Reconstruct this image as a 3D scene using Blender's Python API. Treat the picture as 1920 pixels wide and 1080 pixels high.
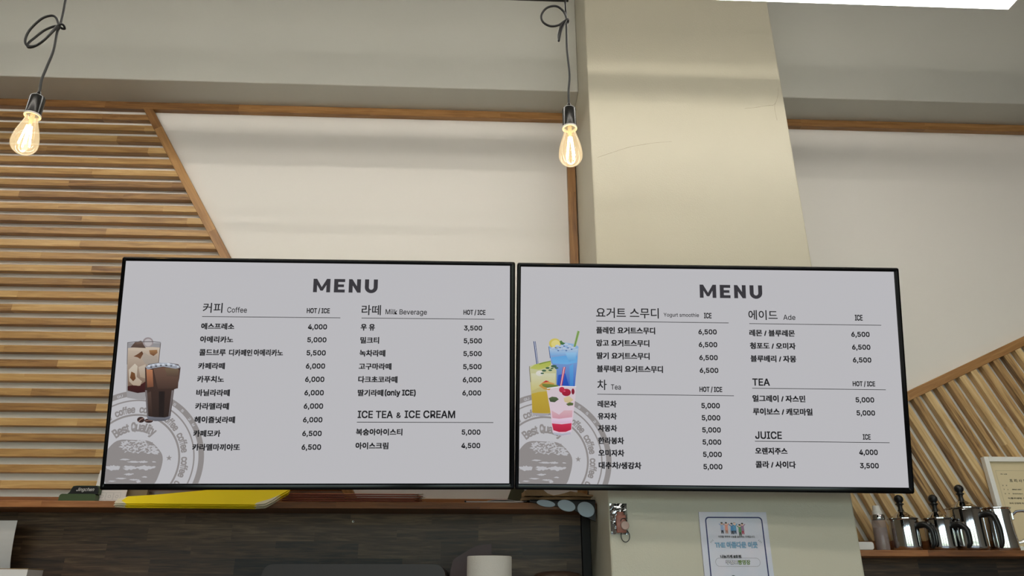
import bpy, bmesh, math, random
from mathutils import Vector, Matrix, Euler
from math import sin, cos, pi, radians, sqrt, atan, atan2, degrees

sc = bpy.context.scene
C = sc.collection
for o in list(bpy.data.objects):
    bpy.data.objects.remove(o)
rng = random.Random(7)
H = 1.55                                   # eye height above the floor

# ------------------------------------------------------------------ camera
F = 1370.0
PITCH = atan(F/3345.0)
cam = bpy.data.cameras.new('camera')
cam.sensor_width = 36.0
cam.lens = F/1920*36.0
cam.clip_start = 0.05
camo = bpy.data.objects.new('camera', cam)
C.objects.link(camo)
camo.location = (0, 0, H)
camo.rotation_euler = (radians(90)+PITCH, 0, radians(-2.5))
sc.camera = camo

# ------------------------------------------------------------------ world, view, exposure
w = bpy.data.worlds.new('daylight'); sc.world = w; w.use_nodes = True
nt = w.node_tree; nt.nodes.clear()
wo = nt.nodes.new('ShaderNodeOutputWorld'); bg = nt.nodes.new('ShaderNodeBackground')
tc = nt.nodes.new('ShaderNodeTexCoord'); sp = nt.nodes.new('ShaderNodeSeparateXYZ')
cr = nt.nodes.new('ShaderNodeValToRGB')
cr.color_ramp.elements[0].position = 0.44; cr.color_ramp.elements[0].color = (0.10, 0.10, 0.095, 1)
cr.color_ramp.elements[1].position = 0.60; cr.color_ramp.elements[1].color = (0.62, 0.80, 1.0, 1)
e = cr.color_ramp.elements.new(0.52); e.color = (0.26, 0.32, 0.26, 1)
mp = nt.nodes.new('ShaderNodeMapRange'); mp.inputs[1].default_value = -1; mp.inputs[2].default_value = 1
nt.links.new(tc.outputs['Generated'], sp.inputs[0]); nt.links.new(sp.outputs[2], mp.inputs[0])
nt.links.new(mp.outputs[0], cr.inputs[0]); nt.links.new(cr.outputs[0], bg.inputs[0])
bg.inputs[1].default_value = 11.0
nt.links.new(bg.outputs[0], wo.inputs[0])
sc.view_settings.view_transform = 'Standard'
sc.view_settings.look = 'None'
sc.view_settings.gamma = 1.0
sc.view_settings.use_curve_mapping = False
sc.view_settings.exposure = 0.0
sc.cycles.use_denoising = True
sc.cycles.max_bounces = 8
sc.cycles.sample_clamp_indirect = 6.0
TUBE = 14.2          # luminance of the linear lamps
BULB = 110.0
SCREEN = 0.86       # backlight of the two menu screens

# ------------------------------------------------------------------ materials
def lin(c):
    r = []
    for v in c[:3]:
        v = v/255.0
        r.append(v/12.92 if v <= 0.04045 else ((v+0.055)/1.055)**2.4)
    return (r[0], r[1], r[2], 1.0)
class NT:
    def __init__(s, name):
        s.m = bpy.data.materials.new(name); s.m.use_nodes = True
        s.t = s.m.node_tree; s.b = s.t.nodes['Principled BSDF']; s.o = s.t.nodes['Material Output']
    def n(s, kind, **kw):
        nd = s.t.nodes.new('ShaderNode'+kind)
        for k, v in kw.items(): setattr(nd, k, v)
        return nd
    def l(s, a, b): s.t.links.new(a, b)
    def set(s, **kw):
        for k, v in kw.items(): s.b.inputs[k.replace('_', ' ')].default_value = v
def pbr(name, col, rough=0.5, metal=0.0, bump=0.0, bscale=80.0, var=0.0, vscale=6.0, spec=0.5, alpha=None, trans=0.0, coat=0.0, sheen=0.0, ior=1.5):
    M = NT(name); b = lin(col)
    M.set(Base_Color=b, Roughness=rough, Metallic=metal, IOR=ior)
    M.b.inputs['Specular IOR Level'].default_value = spec
    M.b.inputs['Transmission Weight'].default_value = trans
    M.b.inputs['Coat Weight'].default_value = coat
    M.b.inputs['Sheen Weight'].default_value = sheen
    tcn = M.n('TexCoord')
    if var > 0:
        nz = M.n('TexNoise'); nz.inputs['Scale'].default_value = vscale; nz.inputs['Detail'].default_value = 5
        M.l(tcn.outputs['Object'], nz.inputs['Vector'])
        mx = M.n('Mix', data_type='RGBA')
        mx.inputs[6].default_value = tuple(v*(1-var) for v in b[:3])+(1,)
        mx.inputs[7].default_value = tuple(min(1, v*(1+var)) for v in b[:3])+(1,)
        M.l(nz.outputs[0], mx.inputs[0]); M.l(mx.outputs[2], M.b.inputs['Base Color'])
    if bump > 0:
        nb = M.n('TexNoise'); nb.inputs['Scale'].default_value = bscale; nb.inputs['Detail'].default_value = 3
        M.l(tcn.outputs['Object'], nb.inputs['Vector'])
        bp = M.n('Bump'); bp.inputs['Strength'].default_value = bump; bp.inputs['Distance'].default_value = 0.002
        M.l(nb.outputs[0], bp.inputs['Height']); M.l(bp.outputs[0], M.b.inputs['Normal'])
    return M.m
def emit(name, col, strength, base=(255, 255, 255)):
    M = NT(name); M.set(Base_Color=lin(base), Roughness=0.4)
    M.b.inputs['Emission Color'].default_value = lin(col); M.b.inputs['Emission Strength'].default_value = strength
    return M.m

def wood(name, cols, seg=0.42, grain=(5.0, 70.0, 70.0), rough=0.42, nails=True, rows=0.0, contrast=1.0):
    """timber with the grain along local X, finger-jointed every seg metres; rows>0 lays it in courses along local Z"""
    M = NT(name)
    tcn = M.n('TexCoord'); oi = M.n('ObjectInfo'); sx = M.n('SeparateXYZ'); M.l(tcn.outputs['Object'], sx.inputs[0])
    def math_(op, a, b=None):
        nd = M.n('Math', operation=op)
        for i, v in enumerate((a, b)):
            if v is None: continue
            if isinstance(v, (int, float)): nd.inputs[i].default_value = v
            else: M.l(v, nd.inputs[i])
        return nd.outputs[0]
    rnd = math_('MULTIPLY', oi.outputs['Random'], 37.0)
    if rows > 0:
        row = math_('FLOOR', math_('DIVIDE', sx.outputs[2], rows))
        wn0 = M.n('TexWhiteNoise', noise_dimensions='1D'); M.l(row, wn0.inputs['W'])
        off = math_('MULTIPLY', wn0.outputs[0], 9.0)
        base = math_('ADD', math_('MULTIPLY', row, 17.31), rnd)
    else:
        off = rnd; base = rnd
    cell = math_('FLOOR', math_('ADD', math_('DIVIDE', sx.outputs[0], seg), off))
    wn = M.n('TexWhiteNoise', noise_dimensions='2D')
    cb = M.n('CombineXYZ'); M.l(cell, cb.inputs[0]); M.l(base, cb.inputs[1])
    M.l(cb.outputs[0], wn.inputs['Vector'])
    mpn = M.n('Mapping'); mpn.inputs['Scale'].default_value = grain; M.l(tcn.outputs['Object'], mpn.inputs['Vector'])
    cb2 = M.n('CombineXYZ'); M.l(math_('MULTIPLY', wn.outputs[0], 50.0), cb2.inputs[1]); M.l(base, cb2.inputs[0])
    M.l(cb2.outputs[0], mpn.inputs['Location'])
    nz = M.n('TexNoise'); nz.inputs['Scale'].default_value = 1.0; nz.inputs['Detail'].default_value = 6; nz.inputs['Roughness'].default_value = 0.62
    nz.inputs['Distortion'].default_value = 0.6
    M.l(mpn.outputs[0], nz.inputs['Vector'])
    g = math_('MULTIPLY', math_('SUBTRACT', nz.outputs[0], 0.5), 1.5*contrast)
    v = math_('ADD', math_('ADD', math_('MULTIPLY', wn.outputs[0], 0.62), 0.2), g)
    ramp = M.n('ValToRGB')
    els = ramp.color_ramp.elements
    els[0].color = lin(cols[0]); els[1].color = lin(cols[-1]); els[0].position = 0.0; els[1].position = 1.0
    for i, c in enumerate(cols[1:-1]):
        ee = els.new((i+1)/(len(cols)-1)); ee.color = lin(c)
    M.l(v, ramp.inputs[0])
    out = ramp.outputs[0]
    if nails:
        vo = M.n('TexVoronoi'); vo.inputs['Scale'].default_value = 1.0
        m2 = M.n('Mapping'); m2.inputs['Scale'].default_value = (7.0, 7.0, 7.0); M.l(tcn.outputs['Object'], m2.inputs['Vector'])
        cb3 = M.n('CombineXYZ'); M.l(rnd, cb3.inputs[0]); M.l(cb3.outputs[0], m2.inputs['Location'])
        M.l(m2.outputs[0], vo.inputs['Vector'])
        lt = math_('LESS_THAN', vo.outputs['Distance'], 0.016)
        mx = M.n('Mix', data_type='RGBA'); M.l(lt, mx.inputs[0]); M.l(out, mx.inputs[6]); mx.inputs[7].default_value = lin((35, 24, 16))
        out = mx.outputs[2]
    M.l(out, M.b.inputs['Base Color'])
    M.set(Roughness=rough)
    bp = M.n('Bump'); bp.inputs['Strength'].default_value = 0.25; bp.inputs['Distance'].default_value = 0.001
    M.l(nz.outputs[0], bp.inputs['Height']); M.l(bp.outputs[0], M.b.inputs['Normal'])
    return M.m

m_wall = pbr('wall_paint', (230, 227, 221), 0.75, bump=0.08, bscale=60)
m_room = pbr('dining_wall_paint', (128, 120, 110), 0.8)
m_beam = pbr('beam_paint', (206, 206, 197), 0.8, bump=0.25, bscale=40, var=0.04, vscale=3)
m_column = pbr('column_paint', (194, 189, 170), 0.40, bump=0.35, bscale=220, var=0.03, vscale=5, spec=0.35)
m_ceiling = pbr('ceiling_paint', (150, 148, 144), 0.9)
m_floor = wood('floor_boards', [(80, 70, 60), (102, 90, 77), (120, 107, 92)], seg=0.9, rows=0.12, nails=False)
m_slat = wood('acacia_slat', [(112, 76, 42), (160, 120, 70), (190, 150, 92), (210, 174, 116)], seg=0.44)
m_slat2 = wood('acacia_slat_pale', [(108, 78, 50), (176, 140, 92), (206, 172, 120), (222, 194, 144)], seg=0.9, contrast=1.4)
m_trim = wood('acacia_trim', [(112, 76, 42), (160, 116, 68), (190, 146, 92)], seg=0.6)
m_shelf = wood('shelf_board', [(100, 60, 30), (146, 92, 50), (180, 122, 72)], seg=0.5, nails=False)
m_panel = wood('walnut_panel', [(28, 20, 16), (58, 42, 32), (88, 65, 47), (124, 97, 70)], seg=0.30, rows=0.0588, grain=(6.0, 60.0, 90.0), nails=False, rough=0.5, contrast=1.1)
m_dark = pbr('dark_post', (30, 24, 21), 0.6)
m_black = pbr('black_plastic', (14, 14, 15), 0.35)
m_gloss = pbr('gloss_black_bezel', (5, 5, 6), 0.12, spec=0.22)
m_cord = pbr('black_cord', (10, 9, 9), 0.4, bump=0.2, bscale=900)
m_socket = pbr('black_socket', (13, 12, 11), 0.25, spec=0.6)
m_steel = pbr('polished_steel', (205, 205, 205), 0.07, metal=1.0)
m_steel2 = pbr('brushed_steel', (190, 188, 184), 0.22, metal=1.0)
m_white = pbr('white_plastic', (232, 230, 226), 0.4)
m_paperw = pbr('white_paper', (222, 216, 212), 0.8, var=0.03)
m_kraft = pbr('kraft_paper', (150, 122, 86), 0.8, bump=0.6, bscale=30, var=0.12)
m_ink = pbr('black_ink', (24, 24, 28), 0.6)
m_navy = pbr('navy_ink', (28, 34, 92), 0.4)
m_frame = pbr('white_frame', (238, 236, 230), 0.45)
m_cream = pbr('cream_paper', (222, 206, 168), 0.5, var=0.02)
m_housing = pbr('lamp_housing', (205, 205, 200), 0.5)
m_lamp = emit('lamp_diffuser', (255, 250, 240), TUBE)
m_lamp2 = emit('slim_lamp_diffuser', (255, 248, 236), TUBE*2.3)
m_fil = emit('lit_filament', (255, 206, 130), BULB)

def attr_material(name, gain):
    """printed or lit picture: colour comes from the mesh's own colour attribute"""
    M = NT(name); a = M.n('Attribute'); a.attribute_name = 'tint'
    if gain > 0:
        M.set(Base_Color=(0.012, 0.012, 0.014, 1), Roughness=0.45)
        M.b.inputs['Specular IOR Level'].default_value = 0.12
        M.l(a.outputs['Color'], M.b.inputs['Emission Color']); M.b.inputs['Emission Strength'].default_value = gain
    else:
        M.l(a.outputs['Color'], M.b.inputs['Base Color']); M.set(Roughness=0.45)
    return M.m
m_lit = attr_material('screen_picture', SCREEN)
m_print = attr_material('printed_picture', 0)
m_screen = emit('screen_panel', (196, 195, 199), SCREEN, base=(20, 20, 22))
m_screen.node_tree.nodes['Principled BSDF'].inputs['Roughness'].default_value = 0.45
m_screen.node_tree.nodes['Principled BSDF'].inputs['Specular IOR Level'].default_value = 0.12

def bulb_glass():
    M = NT('amber_bulb_glass'); t = M.n('BsdfTransparent'); t.inputs[0].default_value = (1.0, 0.94, 0.84, 1)
    g = M.n('BsdfGlossy'); g.inputs['Roughness'].default_value = 0.04
    em = M.n('Emission'); em.inputs[0].default_value = lin((255, 228, 178)); em.inputs[1].default_value = 2.6
    fr = M.n('LayerWeight'); fr.inputs[0].default_value = 0.35
    ad = M.n('MixShader'); ad.inputs[0].default_value = 0.17
    mx = M.n('MixShader')
    M.l(t.outputs[0], ad.inputs[1]); M.l(em.outputs[0], ad.inputs[2])
    mu = M.n('Math', operation='MULTIPLY'); mu.inputs[1].default_value = 0.45
    M.l(fr.outputs['Fresnel'], mu.inputs[0]); M.l(mu.outputs[0], mx.inputs[0])
    M.l(ad.outputs[0], mx.inputs[1]); M.l(g.outputs[0], mx.inputs[2]); M.l(mx.outputs[0], M.o.inputs[0])
    return M.m
m_glass = bulb_glass()
def clear_mat(name, tint, mixw, col):
    M = NT(name); t = M.n('BsdfTransparent'); t.inputs[0].default_value = tint
    M.set(Base_Color=lin(col), Roughness=0.12)
    mx = M.n('MixShader'); mx.inputs[0].default_value = mixw
    M.l(t.outputs[0], mx.inputs[1]); M.l(M.b.outputs[0], mx.inputs[2]); M.l(mx.outputs[0], M.o.inputs[0])
    return M.m

# ------------------------------------------------------------------ mesh helpers
def ob(name, bm, mat, parent=None, smooth=False):
    me = bpy.data.meshes.new(name)
    bmesh.ops.recalc_face_normals(bm, faces=bm.faces[:])
    bm.to_mesh(me); bm.free()
    if smooth:
        for p in me.polygons: p.use_smooth = True
        me.set_sharp_from_angle(angle=radians(38))
    for m in (mat if isinstance(mat, (list, tuple)) else [mat]): me.materials.append(m)
    o = bpy.data.objects.new(name, me); C.objects.link(o)
    if parent: o.parent = parent
    return o
def tag(o, label=None, cat=None, group=None, kind=None):
    if label: o['label'] = label
    if cat: o['category'] = cat
    if group: o['group'] = group
    if kind: o['kind'] = kind
    return o
def thing(name, loc, label, cat, group=None, rot=(0, 0, 0)):
    o = bpy.data.objects.new(name, None); C.objects.link(o); o.location = loc; o.rotation_euler = rot
    o.empty_display_size = 0.05
    return tag(o, label, cat, group)
def BM(): return bmesh.new()
def box(bm, x0, x1, y0, y1, z0, z1, bev=0.0, mi=0, seg=2):
    r = bmesh.ops.create_cube(bm, size=1.0)
    vs = r['verts']
    for v in vs:
        v.co = Vector((x0 if v.co.x < 0 else x1, y0 if v.co.y < 0 else y1, z0 if v.co.z < 0 else z1))
    fs = list({f for v in vs for f in v.link_faces})
    for f in fs: f.material_index = mi
    if bev > 0:
        es = list({e for v in vs for e in v.link_edges})
        bmesh.ops.bevel(bm, geom=es, offset=bev, segments=seg, affect='EDGES', profile=0.5)
    return bm
def lathe(bm, prof, n=40, c=(0, 0, 0), mi=0):
    rings = []
    for r, z in prof:
        if r < 1e-6: rings.append([bm.verts.new((c[0], c[1], c[2]+z))])
        else: rings.append([bm.verts.new((c[0]+r*cos(2*pi*i/n), c[1]+r*sin(2*pi*i/n), c[2]+z)) for i in range(n)])
    for a, b in zip(rings, rings[1:]):
        for i in range(n):
            j = (i+1) % n
            if len(a) == 1 and len(b) == 1: continue
            if len(a) == 1: f = bm.faces.new((a[0], b[i], b[j]))
            elif len(b) == 1: f = bm.faces.new((a[i], a[j], b[0]))
            else: f = bm.faces.new((a[i], a[j], b[j], b[i]))
            f.material_index = mi
    return bm
def smooth_pts(pts, sub=6):
    P = [Vector(p) for p in pts]; out = []
    for i in range(len(P)-1):
        p0, p1, p2, p3 = P[max(i-1, 0)], P[i], P[i+1], P[min(i+2, len(P)-1)]
        for k in range(sub):
            t = k/sub
            out.append(0.5*((2*p1)+(-p0+p2)*t+(2*p0-5*p1+4*p2-p3)*t*t+(-p0+3*p1-3*p2+p3)*t**3))
    out.append(P[-1]); return out
def tube(bm, pts, r, n=10, caps=True, flat=1.0, up=None):
    P = [Vector(p) for p in pts]; rs = r if isinstance(r, (list, tuple)) else [r]*len(P)
    T = [(P[min(i+1, len(P)-1)]-P[max(i-1, 0)]).normalized() for i in range(len(P))]
    nrm = up and Vector(up) or T[0].orthogonal(); rings = []
    for i, p in enumerate(P):
        nrm = (nrm - T[i]*nrm.dot(T[i])).normalized(); bn = T[i].cross(nrm)
        rings.append([bm.verts.new(p+(nrm*cos(2*pi*k/n)+bn*sin(2*pi*k/n)*flat)*rs[i]) for k in range(n)])
    for a, b in zip(rings, rings[1:]):
        for k in range(n): bm.faces.new((a[k], a[(k+1) % n], b[(k+1) % n], b[k]))
    if caps: bm.faces.new(rings[0]); bm.faces.new(rings[-1])
    return bm
def prism(bm, pts, d0, d1, fn=None, mi=0):
    """outline pts (u,v) pushed between depths d0 and d1 along +Y (u->X, v->Z)"""
    fn = fn or (lambda u, v, d: (u, d, v))
    a = [bm.verts.new(fn(u, v, d0)) for u, v in pts]; b = [bm.verts.new(fn(u, v, d1)) for u, v in pts]
    fs = [bm.faces.new(a), bm.faces.new(b[::-1])]
    for i in range(len(pts)): fs.append(bm.faces.new((a[i], b[i], b[(i+1) % len(pts)], a[(i+1) % len(pts)])))
    for f in fs: f.material_index = mi
    return bm
def ell(cx, cz, rx, rz, n=28): return [(cx+rx*cos(2*pi*i/n), cz+rz*sin(2*pi*i/n)) for i in range(n)]
def rrect(x0, x1, z0, z1, r, n=5):
    o = []
    for cx, cz, a in ((x1-r, z1-r, 0), (x0+r, z1-r, 90), (x0+r, z0+r, 180), (x1-r, z0+r, 270)):
        o += [(cx+r*cos(radians(a+90*k/n)), cz+r*sin(radians(a+90*k/n))) for k in range(n+1)]
    return o
def ring2(bm, outer, inner, y):
    a = [bm.verts.new((u, y, v)) for u, v in outer]; b = [bm.verts.new((u, y, v)) for u, v in inner]; n = len(a)
    return [bm.faces.new((a[i], a[(i+1) % n], b[(i+1) % n], b[i])) for i in range(n)]

# flat lettering: every string becomes real glyph outlines, fitted to a measured box
_txt = {}
import os
def builtin_font():
    try:
        return bpy.data.fonts.load(os.path.join(bpy.utils.system_resource('DATAFILES', path='fonts'), 'Inter.woff2'))
    except Exception:
        return None
FONT = builtin_font()
def glyphs(s, off=0.0, shear=0.0):
    k = (s, off, shear)
    if k not in _txt:
        cu = bpy.data.curves.new('lettering', 'FONT'); cu.body = s; cu.size = 1.0; cu.offset = off; cu.resolution_u = 3; cu.shear = shear
        if FONT and all(ord(ch) < 0x1100 for ch in s): cu.font = FONT
        o = bpy.data.objects.new('lettering', cu); me = o.to_mesh()
        vs = [(v.co.x, v.co.y) for v in me.vertices]; fs = [tuple(p.vertices) for p in me.polygons]
        o.to_mesh_clear(); bpy.data.objects.remove(o); bpy.data.curves.remove(cu)
        _txt[k] = (vs, fs)
    return _txt[k]
def put_text(bm, s, u, v, wd, ht, y, off=0.0, fn=None, shear=0.0):
    """off = stroke weight added, as a share of the lettering height"""
    out = []; e = off*ht
    for i, (dx, dz) in enumerate(((-1, -1), (1, -1), (-1, 1), (1, 1)) if off > 0 and not fn else ((0, 0),)):
        out += put_text1(bm, s, u+dx*e, v+dz*e, wd-2*e, ht-2*e, fn or (lambda a, b: (a, y-i*0.00005, b)), shear)
    return out
def put_text1(bm, s, u, v, wd, ht, fn, shear):
    vs, fs = glyphs(s, 0.0, shear)
    if not vs: return []
    x0 = min(p[0] for p in vs); x1 = max(p[0] for p in vs); y0 = min(p[1] for p in vs); y1 = max(p[1] for p in vs)
    nv = [bm.verts.new(fn(u+((p[0]-x0)/(x1-x0)-0.5)*wd, v+((p[1]-y0)/(y1-y0)-0.5)*ht)) for p in vs]
    out = []
    for f in fs:
        try: out.append(bm.faces.new([nv[i] for i in f]))
        except ValueError: pass
    return out
def clip(bm, x0, x1, z0, z1):
    for co, no in (((x0, 0, 0), (-1, 0, 0)), ((x1, 0, 0), (1, 0, 0)), ((0, 0, z0), (0, 0, -1)), ((0, 0, z1), (0, 0, 1))):
        bmesh.ops.bisect_plane(bm, geom=bm.verts[:]+bm.edges[:]+bm.faces[:], plane_co=co, plane_no=no, clear_outer=True)
def paint(bm, faces, c1, c2=None):
    lay = bm.verts.layers.float_color.get('tint') or bm.verts.layers.float_color.new('tint')
    vs = {v for f in faces for v in f.verts}
    if not vs: return
    z0 = min(v.co.z for v in vs); z1 = max(v.co.z for v in vs); a = lin(c1); b = lin(c2 or c1)
    for v in vs:
        t = (v.co.z-z0)/(z1-z0) if z1 > z0 else 1.0
        v[lay] = tuple(b[i]+(a[i]-b[i])*t for i in range(4))
def poly(bm, pts, y):
    f = bm.faces.new([bm.verts.new((u, y, v)) for u, v in pts]); return [f]
def frame_at(name, mats, parent): pass

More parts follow.
